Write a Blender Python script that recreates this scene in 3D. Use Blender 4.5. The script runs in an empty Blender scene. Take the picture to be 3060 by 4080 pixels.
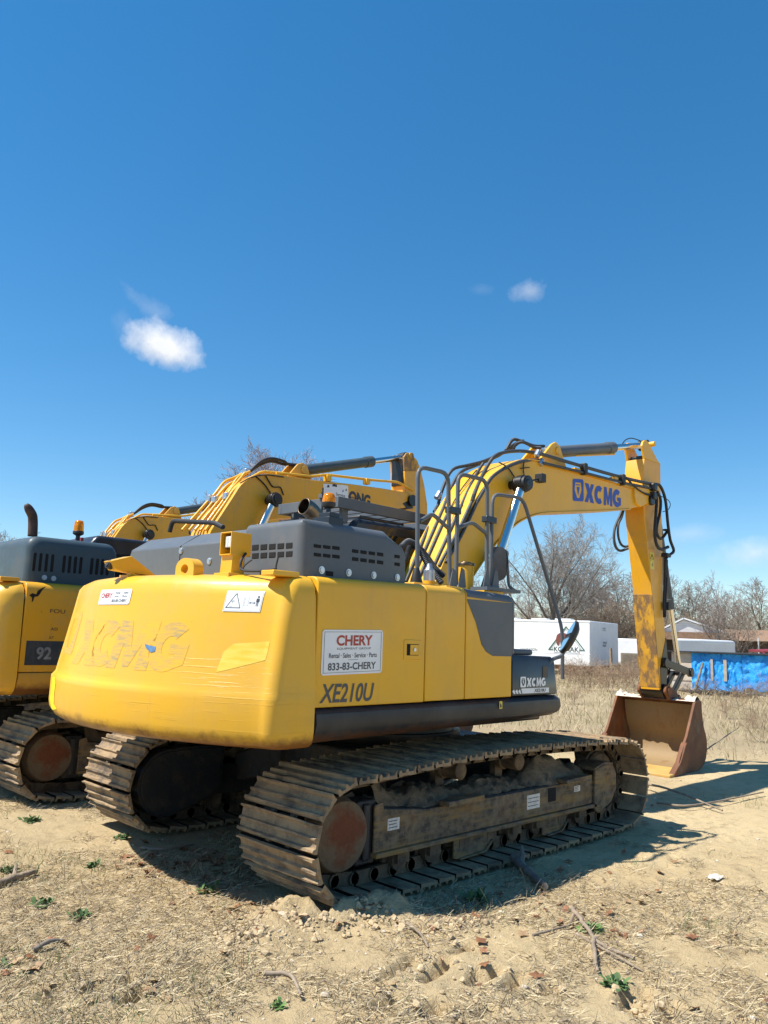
import bpy, bmesh, math, random
import numpy as np
from mathutils import Vector, Matrix
from mathutils.bvhtree import BVHTree
R = math.radians
rnd = random.Random(7)
S = bpy.context.scene

# ------------------------------------------------------------------ camera, world, sun, exposure
CF, CP, CR, CY = 3138.2, R(9.0031), R(1.96), R(45.249)     # focal length in photo pixels, pitch, roll, heading
CL = np.array([-5.7382, -5.4336, 1.7331])
cF = np.array([math.cos(CY)*math.cos(CP), math.sin(CY)*math.cos(CP), math.sin(CP)])
_r = np.array([math.sin(CY), -math.cos(CY), 0.0]); _u = np.cross(_r, cF)
cR = _r*math.cos(CR)+_u*math.sin(CR); cU = -_r*math.sin(CR)+_u*math.cos(CR)
cam = bpy.data.cameras.new("camera"); camo = bpy.data.objects.new("camera", cam)
S.collection.objects.link(camo); S.camera = camo
cam.sensor_fit = 'VERTICAL'; cam.sensor_height = 36; cam.lens = CF/4080*36
cam.clip_start = 0.1; cam.clip_end = 3000
M4 = Matrix(((cR[0], cU[0], -cF[0], CL[0]), (cR[1], cU[1], -cF[1], CL[1]), (cR[2], cU[2], -cF[2], CL[2]), (0, 0, 0, 1)))
camo.matrix_world = M4

SUNV = Vector((-.55, .34, 1.0)).normalized()
SUN_EL = math.asin(SUNV.z); SUN_ROT = math.atan2(SUNV.x, SUNV.y)
sl = bpy.data.lights.new("sun", 'SUN'); sl.energy = 5.0; sl.angle = R(.53); sl.color = (1.0, .955, .88)
so = bpy.data.objects.new("sun", sl); S.collection.objects.link(so)
so.rotation_euler = (-SUNV).to_track_quat('-Z', 'Y').to_euler(); so.location = (-6, 4, 30)
S.view_settings.view_transform = 'Standard'; S.view_settings.look = 'None'
S.view_settings.gamma = 1; S.view_settings.exposure = 0.60

# measuring helpers: the photo was measured once in a 1659 px wide copy; these turn a sighting plus a known plane into metres
DD = 3060/1659
def raydir(u, v):
    return cF*CF + cR*(u*DD-1530) - cU*(v*DD-2040)
UA = R(1.8); UC = np.array([-.25, 0, 0])                   # the slewed upper structure
UM = np.array([[math.cos(UA), -math.sin(UA), 0], [math.sin(UA), math.cos(UA), 0], [0, 0, 1]])
def toW(p): return (np.asarray(p, float)-UC)@UM.T+UC
def _hit(o, d, k):
    (a, val), = k.items(); i = 'xyz'.index(a)
    return o+d*((val-o[i])/d[i])
def W(q, **k): return _hit(CL, raydir(*q), k)
def U(q, **k): return _hit((CL-UC)@UM+UC, raydir(*q)@UM, k)
def Zm(ox, oy, s): return lambda x, y: ((ox+x/s)/DD, (oy+y/s)/DD)
def far(u, v, dist):                                       # point at a horizontal distance from the camera
    d = raydir(u, v); return CL+d*(dist/math.hypot(d[0], d[1]))


# sky
wd = bpy.data.worlds.new("World"); S.world = wd; wd.use_nodes = True; wt = wd.node_tree
for n_ in list(wt.nodes): wt.nodes.remove(n_)
def build_sky():
    t = wt; out = t.nodes.new('ShaderNodeOutputWorld'); bg = t.nodes.new('ShaderNodeBackground'); bg.inputs['Strength'].default_value = SKY_STRENGTH
    sk = t.nodes.new('ShaderNodeTexSky'); sk.sky_type = 'NISHITA'; sk.sun_disc = False; sk.sun_elevation = SUN_EL; sk.sun_rotation = SUN_ROT
    sk.air_density = .92; sk.dust_density = .0; sk.ozone_density = 3.2; sk.altitude = 50
    hs = t.nodes.new('ShaderNodeHueSaturation'); hs.inputs['Saturation'].default_value = SKY_SAT; hs.inputs['Hue'].default_value = SKY_HUE; hs.inputs['Value'].default_value = 1.0
    gm = t.nodes.new('ShaderNodeGamma'); gm.inputs['Gamma'].default_value = .80; t.links.new(sk.outputs[0], gm.inputs['Color']); t.links.new(gm.outputs[0], hs.inputs['Color']); col = hs.outputs['Color']
    # a few fair weather clouds, each at its own bearing and height in the sky
    tc = t.nodes.new('ShaderNodeTexCoord')
    def vm(op, a, b=None, sc=None):
        n = t.nodes.new('ShaderNodeVectorMath'); n.operation = op
        if hasattr(a, 'is_linked'): t.links.new(a, n.inputs[0])
        else: n.inputs[0].default_value = a
        if b is not None:
            if hasattr(b, 'is_linked'): t.links.new(b, n.inputs[1])
            else: n.inputs[1].default_value = b
        if sc is not None: n.inputs['Scale'].default_value = sc
        return n.outputs['Value'] if op == 'DOT_PRODUCT' else n.outputs[0]
    dirv = vm('NORMALIZE', tc.outputs['Generated'])
    def ma(op, a, b=0.0, cl=False):
        n = t.nodes.new('ShaderNodeMath'); n.operation = op; n.use_clamp = cl
        for i, v in ((0, a), (1, b)):
            if isinstance(v, (int, float)): n.inputs[i].default_value = v
            else: t.links.new(v, n.inputs[i])
        return n.outputs[0]
    def nz(vec, sc, det=6, ro=.6):
        n = t.nodes.new('ShaderNodeTexNoise'); n.inputs['Scale'].default_value = sc; n.inputs['Detail'].default_value = det; n.inputs['Roughness'].default_value = ro
        t.links.new(vec, n.inputs['Vector']); return n.outputs['Fac']
    n1 = nz(dirv, 26, 9, .62); n2 = nz(dirv, 9, 4)
    for u, v, w, h, rot, dens, wisp, soft in CLOUDS:
        c = raydir(u, v); c = c/np.linalg.norm(c); e1 = np.cross(c, (0, 0, 1)); e1 /= np.linalg.norm(e1); e2 = np.cross(e1, c)
        ca, sa = math.cos(R(rot)), math.sin(R(rot)); f1, f2 = e1*ca+e2*sa, -e1*sa+e2*ca
        k = DD/CF
        x = ma('DIVIDE', vm('DOT_PRODUCT', dirv, tuple(f1)), w*k); y = ma('DIVIDE', ma('SUBTRACT', vm('DOT_PRODUCT', dirv, tuple(f2)), 0.0), h*k)
        r2 = ma('ADD', ma('MULTIPLY', x, x), ma('MULTIPLY', y, y)); front = ma('GREATER_THAN', vm('DOT_PRODUCT', dirv, tuple(c)), 0.0)
        body = ma('SUBTRACT', 1.0, ma('SQRT', r2))
        m = ma('ADD', body, ma('MULTIPLY', ma('SUBTRACT', n1, .5), wisp)); m = ma('ADD', m, ma('MULTIPLY', ma('SUBTRACT', n2, .5), wisp*.6))
        m = ma('MULTIPLY', ma('MULTIPLY', ma('DIVIDE', m, soft, True), dens, True), front)
        shade = ma('ADD', .80, ma('MULTIPLY', ma('ADD', ma('MULTIPLY', y, .5), ma('MULTIPLY', ma('SUBTRACT', n1, .5), .9)), .22))
        cc = t.nodes.new('ShaderNodeMix'); cc.data_type = 'RGBA'; cl = t.nodes.new('ShaderNodeVectorMath'); cl.operation = 'SCALE'; cl.inputs[0].default_value = tuple(q*CLOUD_V for q in (.97, .98, 1.0)); t.links.new(shade, cl.inputs['Scale'])
        t.links.new(m, cc.inputs[0]); t.links.new(col, cc.inputs[6]); t.links.new(cl.outputs[0], cc.inputs[7]); col = cc.outputs[2]
    t.links.new(col, bg.inputs['Color']); t.links.new(bg.outputs[0], out.inputs['Surface'])
SKY_STRENGTH, SKY_SAT, SKY_HUE, CLOUD_V = .15, 1.46, .4965, 5.8
# bearing (as a sighting), half width, half height, tilt, density, raggedness, softness
CLOUDS = [(357, 748, 92, 50, -18, .95, 1.15, .7), (325, 668, 62, 22, -28, .12, 2.6, .9), (262, 700, 26, 34, 0, .07, 2.4, .9), (1146, 629, 44, 28, 8, .42, 1.9, 1.1), (1040, 626, 28, 12, 0, .05, 2.0, .9),
          (1630, 1195, 95, 36, 6, .50, 1.4, 1.0), (1490, 1152, 80, 22, 0, .20, 1.5, 1.0)]
build_sky()

# ------------------------------------------------------------------ node materials
def nt(name):
    m = bpy.data.materials.new(name); m.use_nodes = True
    t = m.node_tree; b = t.nodes['Principled BSDF']; return m, t, b
def N(t, kind, **kw):
    n = t.nodes.new(kind)
    for k, v in kw.items():
        if k.startswith('i_'):
            n.inputs[k[2:].replace('_', ' ')].default_value = v
        else: setattr(n, k, v)
    return n
def coords(t, scale=(1, 1, 1), kind='Object'):
    c = N(t, 'ShaderNodeTexCoord'); mp = N(t, 'ShaderNodeMapping'); mp.inputs['Scale'].default_value = scale
    t.links.new(c.outputs[kind], mp.inputs['Vector']); return mp.outputs['Vector']
def noise(t, vec, scale, detail=4, rough=.55):
    n = N(t, 'ShaderNodeTexNoise'); n.inputs['Scale'].default_value = scale
    n.inputs['Detail'].default_value = detail; n.inputs['Roughness'].default_value = rough
    t.links.new(vec, n.inputs['Vector']); return n.outputs['Fac']
def ramp(t, fac, stops):
    r = N(t, 'ShaderNodeValToRGB'); e = r.color_ramp.elements
    while len(e) < len(stops): e.new(.5)
    for x, (p, c) in zip(e, stops):
        x.position = p; x.color = (c, c, c, 1) if isinstance(c, (int, float)) else (*c, 1)
    t.links.new(fac, r.inputs['Fac']); return r.outputs['Color']
def mix(t, fac, a, b, mode='MIX'):
    m = N(t, 'ShaderNodeMix', data_type='RGBA', blend_type=mode)
    for s, v in ((0, fac), (6, a), (7, b)):
        if isinstance(v, (int, float)): m.inputs[s].default_value = v
        elif isinstance(v, tuple): m.inputs[s].default_value = (*v, 1)
        else: t.links.new(v, m.inputs[s])
    return m.outputs[2]
def mth(t, op, a, b=0.0, clamp=False):
    m = N(t, 'ShaderNodeMath', operation=op, use_clamp=clamp)
    for i, v in ((0, a), (1, b)):
        if isinstance(v, (int, float)): m.inputs[i].default_value = v
        else: t.links.new(v, m.inputs[i])
    return m.outputs[0]
def bump(t, b, h, strength=.3, dist=.01):
    n = N(t, 'ShaderNodeBump'); n.inputs['Strength'].default_value = strength; n.inputs['Distance'].default_value = dist
    t.links.new(h, n.inputs['Height']); t.links.new(n.outputs['Normal'], b.inputs['Normal'])
def plain(name, col, rough=.6, metal=0, var=.15, scale=8, bmp=0):
    m, t, b = nt(name); v = coords(t)
    n = noise(t, v, scale)
    d = tuple(c*(1-var) for c in col); l = tuple(min(1, c*(1+var)) for c in col)
    t.links.new(ramp(t, n, [(.3, d), (.7, l)]), b.inputs['Base Color'])
    b.inputs['Roughness'].default_value = rough; b.inputs['Metallic'].default_value = metal
    if bmp: bump(t, b, noise(t, v, scale*4), bmp)
    return m
DUST = (.36, .27, .17)
def painted(name, col, rough=.38, dirt=.25, low=None, rust=0.0, rustz=None, scratch=0.0, coat=.15, spec=.35):
    """paint with dust, chips, optional rust along a low edge and long sideways scrapes"""
    m, t, b = nt(name); v = coords(t)
    n1 = noise(t, v, 1.7, 5); n2 = noise(t, v, 9, 6, .65)
    c = mix(t, ramp(t, n1, [(.35, 0.0), (.75, 1.0)]), col, tuple(x*.88+.03 for x in col))
    dm = ramp(t, mth(t, 'MULTIPLY', n1, n2), [(.24, 0.0), (.46, dirt)])
    c = mix(t, dm, c, DUST)
    vs = coords(t, (9, 9, .5)); st = ramp(t, noise(t, vs, 2.2, 4), [(.58, 0.0), (.75, dirt*.7)])   # rain streaks
    c = mix(t, st, c, tuple(x*.7 for x in DUST))
    chips = ramp(t, noise(t, v, 26, 6, .7), [(.69, 0.0), (.715, 1.0)])
    c = mix(t, mth(t, 'MULTIPLY', chips, .45), c, (.10, .07, .05))
    sx = N(t, 'ShaderNodeSeparateXYZ'); t.links.new(coords(t), sx.inputs[0])
    if rustz is not None:
        h = mth(t, 'ADD', sx.outputs['Z'], mth(t, 'MULTIPLY', noise(t, v, 6, 5, .7), .16))
        rm = ramp(t, mth(t, 'SUBTRACT', h, rustz-.35), [(.35, rust), (.42, 0.0)])
        c = mix(t, rm, c, (.17, .065, .02))
    hgt = mth(t, 'MULTIPLY', n2, .25)
    if scratch:
        vz = coords(t, (.8, .8, 30)); sc = noise(t, vz, 2.0, 8, .62)
        zm = ramp(t, sx.outputs['Z'], [(0.0, 1.0), (1.0, 1.0)])
        sm = ramp(t, sc, [(.58, 0.0), (.64, 1.0)])
        zz = mth(t, 'MULTIPLY', mth(t, 'LESS_THAN', sx.outputs['Z'], 1.56), ramp(t, noise(t, v, 1.3, 3), [(.36, 0.0), (.55, 1.0)]))
        hgt = mth(t, 'ADD', hgt, mth(t, 'MULTIPLY', mth(t, 'MULTIPLY', sm, zz), scratch*3))
        big = ramp(t, noise(t, coords(t, (1.2, 1.2, 5)), 1.6, 3), [(.4, 0.0), (.7, 1.0)])
        hgt = mth(t, 'ADD', hgt, mth(t, 'MULTIPLY', big, .22))
        lines = ramp(t, sc, [(.66, 0.0), (.70, .5)])
        c = mix(t, mth(t, 'MULTIPLY', lines, zz), c, tuple(x*.6 for x in col))
    bump(t, b, hgt, .35, .006)
    t.links.new(c, b.inputs['Base Color'])
    t.links.new(ramp(t, n2, [(.3, rough*.85), (.7, min(1, rough*1.35))]), b.inputs['Roughness'])
    b.inputs['Coat Weight'].default_value = coat; b.inputs['Coat Roughness'].default_value = .12; b.inputs['Specular IOR Level'].default_value = spec
    return m
def muddy(name, steel, mud, cover=.55, rough=.8, scale=7, streak=False):
    m, t, b = nt(name); v = coords(t)
    oi = N(t, 'ShaderNodeObjectInfo'); va = N(t, 'ShaderNodeVectorMath', operation='ADD')
    t.links.new(v, va.inputs[0]); sc = N(t, 'ShaderNodeVectorMath', operation='SCALE'); sc.inputs['Scale'].default_value = 40
    cb = N(t, 'ShaderNodeCombineXYZ'); t.links.new(oi.outputs['Random'], cb.inputs[0]); t.links.new(oi.outputs['Random'], cb.inputs[2])
    t.links.new(cb.outputs[0], sc.inputs[0]); t.links.new(sc.outputs[0], va.inputs[1]); v = va.outputs[0]
    n1 = noise(t, v, scale, 6, .62); n2 = noise(t, v, scale*5, 5, .7)
    k = ramp(t, n1, [(1-cover-.12, 0.0), (1-cover+.12, 1.0)])
    mc = mix(t, n2, tuple(x*.72 for x in mud), tuple(x*1.2 for x in mud))
    stc = mix(t, n2, tuple(x*.6 for x in steel), tuple(x*1.4 for x in steel))
    t.links.new(mix(t, k, stc, mc), b.inputs['Base Color'])
    t.links.new(ramp(t, k, [(0, rough*.7), (1, .95)]), b.inputs['Roughness'])
    bump(t, b, mth(t, 'ADD', mth(t, 'MULTIPLY', k, .8), mth(t, 'MULTIPLY', n2, .6)), .7, .012)
    return m

YEL = (.82, .43, .012)
M = {}
M['yellow'] = painted('yellow_paint', YEL, .38, .13)
M['yellow_cw'] = painted('scraped_yellow_paint', (.79, .425, .018), .36, .10, rust=.9, rustz=1.115, scratch=.5)
M['yellow_old'] = painted('worn_yellow_paint', (.80, .39, .014), .42, .32)
M['yellow_cw2'] = painted('dented_yellow_paint', (.80, .44, .03), .38, .2, rust=.8, rustz=1.1, scratch=1.3)
M['gray'] = painted('grey_paint', (.105, .118, .132), .45, .10, coat=.05, spec=.25)
M['gray2'] = painted('blue_grey_paint', (.05, .078, .096), .45, .08, coat=.05, spec=.25)
M['dark'] = painted('charcoal_paint', (.016, .018, .023), .36, .03, coat=.35, spec=.25)
M['skirt'] = painted('scuffed_charcoal_paint', (.020, .023, .029), .42, .08, rust=.6, rustz=1.12, coat=.1, spec=.25)
M['black'] = plain('black_rubber', (.018, .018, .019), .55, 0, .3, 20)
M['hose'] = plain('grey_hose', (.05, .054, .06), .55, 0, .25, 30, .2)
M['void'] = plain('vent_dark', (.006, .006, .007), .9)  # flat black; stands in for the shade inside uncut openings
M['chrome'] = plain('chrome_rod', (.72, .69, .65), .2, 1, .03)
M['bolt'] = plain('zinc_bolt', (.55, .56, .58), .35, .9, .1)
M['steel_exh'] = plain('stained_exhaust', (.20, .145, .095), .38, 1, .5, 14)
M['rust_exh'] = plain('rusty_exhaust', (.075, .045, .038), .7, .3, .4, 16)
M['shoe'] = muddy('muddy_track_steel', (.11, .078, .052), (.36, .25, .14), .56, .85, 6)
M['link'] = muddy('dirty_link_steel', (.065, .045, .03), (.20, .14, .082), .5)
M['frame'] = muddy('grimy_black_frame', (.022, .022, .023), (.09, .066, .042), .38)
M['soil'] = muddy('packed_soil', (.17, .125, .075), (.27, .20, .125), .5, .95, 12)
M['grease_shade'] = plain('black_grease_and_gap_shade', (.012, .011, .010), .35, 0, .4, 12)  # grease on pins and links; on track shoe edges it paints gap shade
M['white'] = plain('white_sticker', (.80, .81, .83), .35, 0, .03)
M['whitep'] = plain('white_panel', (.80, .80, .79), .5, 0, .05, 3)
M['ink_red'] = plain('red_ink', (.42, .05, .03), .45, 0, .05)
M['ink_gray'] = plain('grey_ink', (.06, .065, .075), .45, 0, .05)
M['ink_blue'] = plain('blue_ink', (.025, .06, .36), .4, 0, .08)
M['ink_lead'] = plain('lead_ink', (.03, .035, .045), .45, 0, .1)
M['label_y'] = plain('yellow_label', (.80, .62, .06), .4, 0, .05)
M['glass'] = plain('tinted_glass', (.012, .015, .017), .05, 0, .1)
M['lens'] = plain('clear_lens', (.62, .62, .60), .12, 0, .25, 60)

def m_ghost():
    m, t, b = nt('painted_over_letters'); v = coords(t, (1, 1, 9)); n = noise(t, v, 9, 5, .7); n2 = noise(t, coords(t), 2.5, 3)
    c = mix(t, ramp(t, n, [(.40, .12), (.60, .72)]), (.79, .425, .018), (.25, .25, .16))
    c = mix(t, ramp(t, n2, [(.34, .8), (.56, 0.0)]), c, (.79, .425, .018))
    t.links.new(c, b.inputs['Base Color']); b.inputs['Roughness'].default_value = .45; return m
M['ghost'] = m_ghost()
def m_frame_side():
    m, t, b = nt('scraped_track_frame'); v = coords(t); vx = coords(t, (.55, 1, 5))
    n = noise(t, vx, 3.2, 6, .65); n2 = noise(t, v, 14, 5, .7); n3 = noise(t, coords(t, (2.5, 1, .5)), 2.6, 5, .6)
    c = mix(t, ramp(t, n, [(.44, 0.0), (.60, 1.0)]), (.04, .036, .032), (.26, .15, .035))
    c = mix(t, ramp(t, n3, [(.52, 0.0), (.66, .9)]), c, (.13, .048, .018))
    c = mix(t, ramp(t, n2, [(.38, 0.0), (.62, .85)]), c, (.22, .16, .095))
    t.links.new(c, b.inputs['Base Color']); b.inputs['Roughness'].default_value = .72; bump(t, b, n2, .4, .008); return m
M['frame_side'] = m_frame_side()
def m_rust(name, a, c2, mudc, cover, ns=2.6):
    m, t, b = nt(name); v = coords(t); n = noise(t, v, 4, 6, .65); n2 = noise(t, v, 22, 5, .7); n3 = noise(t, coords(t, (1, 1, .45)), ns, 6, .68)
    c = mix(t, ramp(t, n, [(.35, 0.0), (.65, 1.0)]), a, c2)
    c = mix(t, ramp(t, n3, [(1-cover-.06, 0.0), (1-cover+.06, 1.0)]), c, mix(t, n2, tuple(x*.8 for x in mudc), mudc))
    t.links.new(c, b.inputs['Base Color']); b.inputs['Roughness'].default_value = .7; bump(t, b, n2, .4, .008); return m
M['rust'] = m_rust('rusted_steel', (.12, .045, .018), (.21, .078, .026), (.22, .15, .08), .42)
M['rust_in'] = m_rust('soil_coated_bucket_inside', (.17, .09, .035), (.34, .195, .075), (.31, .21, .10), .60)
M['rust_lip'] = m_rust('polished_bucket_floor', (.50, .30, .08), (.60, .37, .11), (.52, .36, .18), .4)
M['rust_disc'] = m_rust('rusty_sprocket_cover', (.20, .055, .02), (.16, .06, .03), (.20, .145, .09), .56)
def m_disc():
    m, t, b = nt('rusty_sprocket_cover'); v = coords(t); n = noise(t, v, 7, 6, .65); n2 = noise(t, v, 34, 5, .7)
    sx = N(t, 'ShaderNodeSeparateXYZ'); t.links.new(v, sx.inputs[0]); dx, dz = mth(t, 'ADD', sx.outputs['X'], 1.76), mth(t, 'SUBTRACT', sx.outputs['Z'], .44)
    d = mth(t, 'SQRT', mth(t, 'ADD', mth(t, 'MULTIPLY', dx, dx), mth(t, 'MULTIPLY', dz, dz))); k = mth(t, 'ADD', d, mth(t, 'MULTIPLY', mth(t, 'SUBTRACT', n, .5), .55))
    c = mix(t, ramp(t, k, [(.10, 1.0), (.20, 0.0)]), mix(t, n2, (.10, .07, .042), (.22, .155, .09)), mix(t, n2, (.10, .030, .012), (.22, .065, .022)))
    t.links.new(c, b.inputs['Base Color']); b.inputs['Roughness'].default_value = .85; bump(t, b, mth(t, 'ADD', n2, n), .8, .012); return m
M['rust_disc'] = m_disc()
M['arm_worn'] = m_rust('scuffed_arm_paint', (.70, .36, .02), (.46, .24, .035), (.24, .14, .06), .50, 9)
M['arm_worn'].node_tree.nodes['Principled BSDF'].inputs['Roughness'].default_value = .6
def m_beacon():
    m, t, b = nt('amber_beacon'); b.inputs['Base Color'].default_value = (1.0, .36, .015, 1); b.inputs['Roughness'].default_value = .12
    b.inputs['Transmission Weight'].default_value = .55; b.inputs['IOR'].default_value = 1.3; return m
M['amber'] = m_beacon()
M['red_lens'] = plain('red_lens', (.25, .02, .02), .2)
M['mirror'] = plain('mirror_glass', (.9, .92, .94), .03, 1, .01)

# ------------------------------------------------------------------ mesh builder
class MB:
    def __init__(s): s.v = []; s.f = []; s.mi = []; s.k = 0
    def mat(s, k): s.k = k; return s
    def add(s, vs, fs):
        o = len(s.v); s.v += [tuple(map(float, p)) for p in vs]
        s.f += [tuple(i+o for i in f) for f in fs]; s.mi += [s.k]*len(fs); return s
    def box(s, a, b):
        x0, y0, z0 = np.minimum(a, b); x1, y1, z1 = np.maximum(a, b)
        return s.add([(x0, y0, z0), (x1, y0, z0), (x1, y1, z0), (x0, y1, z0), (x0, y0, z1), (x1, y0, z1), (x1, y1, z1), (x0, y1, z1)],
                     [(0, 3, 2, 1), (4, 5, 6, 7), (0, 1, 5, 4), (1, 2, 6, 5), (2, 3, 7, 6), (3, 0, 4, 7)])
    def hexa(s, a, b):                      # two quads (4 pts each) joined
        vs = list(a)+list(b)
        return s.add(vs, [(3, 2, 1, 0), (4, 5, 6, 7), (0, 1, 5, 4), (1, 2, 6, 5), (2, 3, 7, 6), (3, 0, 4, 7)])
    def prism(s, poly, lo, hi, ax='y'):     # polygon of 2 coords extruded along an axis
        n = len(poly)
        def P(p, h): return {'y': (p[0], h, p[1]), 'x': (h, p[0], p[1]), 'z': (p[0], p[1], h)}[ax]
        return s.add([P(p, lo) for p in poly]+[P(p, hi) for p in poly],
                     [tuple(range(n-1, -1, -1)), tuple(range(n, 2*n))]+[(i, (i+1) % n, n+(i+1) % n, n+i) for i in range(n)])
    def tube(s, path, r, n=8, cap=True):
        P = [np.array(p, float) for p in path]; k = len(P); rs = r if hasattr(r, '__len__') else [r]*k
        T = [P[min(i+1, k-1)]-P[max(i-1, 0)] for i in range(k)]; T = [t/(np.linalg.norm(t)+1e-12) for t in T]
        a = np.cross(T[0], (0, 0, 1)); a = a if np.linalg.norm(a) > .1 else np.cross(T[0], (1, 0, 0)); a /= np.linalg.norm(a)
        vs = []
        for i in range(k):
            a = a-T[i]*(a@T[i]); a /= np.linalg.norm(a)+1e-12; b = np.cross(T[i], a)
            vs += [P[i]+rs[i]*(a*math.cos(2*math.pi*j/n)+b*math.sin(2*math.pi*j/n)) for j in range(n)]
        fs = [(i*n+j, i*n+(j+1) % n, (i+1)*n+(j+1) % n, (i+1)*n+j) for i in range(k-1) for j in range(n)]
        if cap: fs += [tuple(range(n-1, -1, -1)), tuple((k-1)*n+j for j in range(n))]
        return s.add(vs, fs)
    def cyl(s, a, b, r, n=20, r2=None): return s.tube([a, b], [r, r if r2 is None else r2], n)
    def rings(s, rings, close=True, caps=True):
        n = len(rings[0]); vs = [p for r_ in rings for p in r_]; k = len(rings)
        m = n if close else n-1
        fs = [(i*n+j, i*n+(j+1) % n, (i+1)*n+(j+1) % n, (i+1)*n+j) for i in range(k-1) for j in range(m)]
        if caps: fs += [tuple(range(n-1, -1, -1)), tuple((k-1)*n+j for j in range(n))]
        return s.add(vs, fs)
    def sphere(s, c, rx, ry, rz, n=14, m=8):
        rg = [[(c[0]+rx*math.sin(math.pi*i/m)*math.cos(2*math.pi*j/n), c[1]+ry*math.sin(math.pi*i/m)*math.sin(2*math.pi*j/n), c[2]-rz*math.cos(math.pi*i/m)) for j in range(n)]
              for i in range(m+1)]
        rg[0] = [(c[0]+1e-4*math.cos(2*math.pi*j/n), c[1]+1e-4*math.sin(2*math.pi*j/n), c[2]-rz) for j in range(n)]
        rg[m] = [(c[0]+1e-4*math.cos(2*math.pi*j/n), c[1]+1e-4*math.sin(2*math.pi*j/n), c[2]+rz) for j in range(n)]
        return s.rings(rg)
    def build(s, name, mats, parent=None, up=False, bev=0, seg=2, smooth=32, org=None, fix=True):
        v = np.array(s.v, float)
        if up: v = toW(v)
        if org is None: org = ORG.get(parent.name if parent else '', np.zeros(3)) if parent else np.zeros(3)
        v = v-np.asarray(org)
        me = bpy.data.meshes.new(name); me.from_pydata(v.tolist(), [], s.f)
        for mt in (mats if isinstance(mats, (list, tuple)) else [mats]): me.materials.append(mt)
        me.polygons.foreach_set('material_index', s.mi)
        if fix:
            bm = bmesh.new(); bm.from_mesh(me); bmesh.ops.recalc_face_normals(bm, faces=bm.faces); bm.to_mesh(me); bm.free()
        o = bpy.data.objects.new(name, me); S.collection.objects.link(o)
        if smooth:
            me.polygons.foreach_set('use_smooth', [True]*len(me.polygons)); me.set_sharp_from_angle(angle=R(smooth))
        if bev:
            b = o.modifiers.new('bevel', 'BEVEL'); b.width = bev; b.segments = seg; b.limit_method = 'ANGLE'; b.angle_limit = R(38); b.harden_normals = False
        if parent: o.parent = parent; ORG[o.name] = np.asarray(org)
        return o
ORG = {}
def thing(name, label, cat, loc, group=None):
    o = bpy.data.objects.new(name, None); S.collection.objects.link(o); o.location = loc; o.empty_display_size = .3
    ORG[o.name] = np.array(loc, float); tag(o, label, cat, group); return o
def tag(o, label, cat, group=None):
    o['label'] = label; o['category'] = cat
    if group: o['group'] = group
    return o
def struct(o): o['kind'] = 'structure'; return o
def copy_tree(o, parent=None):
    c = o.copy(); S.collection.objects.link(c)
    if parent: c.parent = parent
    for ch in list(o.children): copy_tree(ch, c)
    return c
def spline(pts, n=6):
    P = [np.array(p, float) for p in pts]; P = [2*P[0]-P[1]]+P+[2*P[-1]-P[-2]]; out = []
    for i in range(1, len(P)-2):
        for k in range(n):
            t = k/n; a, b, c, d = P[i-1:i+3]
            out.append(.5*(2*b+(c-a)*t+(2*a-5*b+4*c-d)*t*t+(3*b-a-3*c+d)*t**3))
    return out+[P[-2]]
def fillet(pts, r, n=5):                   # polyline with rounded corners (bent pipe)
    P = [np.array(p, float) for p in pts]; out = [P[0]]
    for i in range(1, len(P)-1):
        a = P[i-1]-P[i]; b = P[i+1]-P[i]; la, lb = np.linalg.norm(a), np.linalg.norm(b); q = min(r, la*.45, lb*.45)
        p0 = P[i]+a/la*q; p1 = P[i]+b/lb*q
        out += [(1-t)**2*p0+2*t*(1-t)*P[i]+t*t*p1 for t in np.linspace(0, 1, n)]
    return out+[P[-1]]
_tc = {}
def text2d(s, bold=0.0, shear=0.0):
    k = (s, bold, shear)
    if k in _tc: return _tc[k]
    cu = bpy.data.curves.new('t', 'FONT'); cu.body = s; cu.offset = bold; cu.shear = shear; cu.resolution_u = 4
    ob = bpy.data.objects.new('t', cu); S.collection.objects.link(ob)
    dg = bpy.context.evaluated_depsgraph_get(); me = ob.evaluated_get(dg).to_mesh()
    v = np.array([x.co[:2] for x in me.vertices]); f = [tuple(p.vertices) for p in me.polygons]
    ob.evaluated_get(dg).to_mesh_clear(); bpy.data.objects.remove(ob); bpy.data.curves.remove(cu)
    lo, hi = v.min(0), v.max(0); v = (v-lo)/(hi-lo)
    _tc[k] = (v, f); return _tc[k]
def write(mb, s, o, ex, ey, k, bold=.012, shear=0, warp=None):
    """letters filling the box o, o+ex, o+ey (3-D), material slot k"""
    v, f = text2d(s, bold, shear); o, ex, ey = map(lambda q: np.array(q, float), (o, ex, ey))
    P = [o+ex*a+ey*b for a, b in v]
    if warp: P = [warp(p) for p in P]
    mb.mat(k).add(P, f)
def _arc(a0, a1, n, rx, ry): return [(.5+rx*math.cos(R(a)), .5+ry*math.sin(R(a))) for a in np.linspace(a0, a1, n)]
HEAVY = {'X': [(0, 1), (.40, 1), (.53, .72), (.66, 1), (1, 1), (.72, .5), (1, 0), (.60, 0), (.47, .28), (.34, 0), (0, 0), (.28, .5)],
         'C': _arc(48, 312, 22, .5, .5)+_arc(318, 42, 18, .17, .21), 'M': [(0, 0), (.04, 1), (.33, 1), (.5, .45), (.67, 1), (.96, 1), (1, 0), (.74, 0), (.72, .52), (.57, .05), (.43, .05), (.28, .52), (.26, 0)],
         'G': _arc(46, 300, 22, .5, .5)+[(.98, .16), (.98, .56), (.54, .56), (.54, .36), (.70, .36), (.70, .28)]+_arc(285, 44, 16, .17, .21)}
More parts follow.
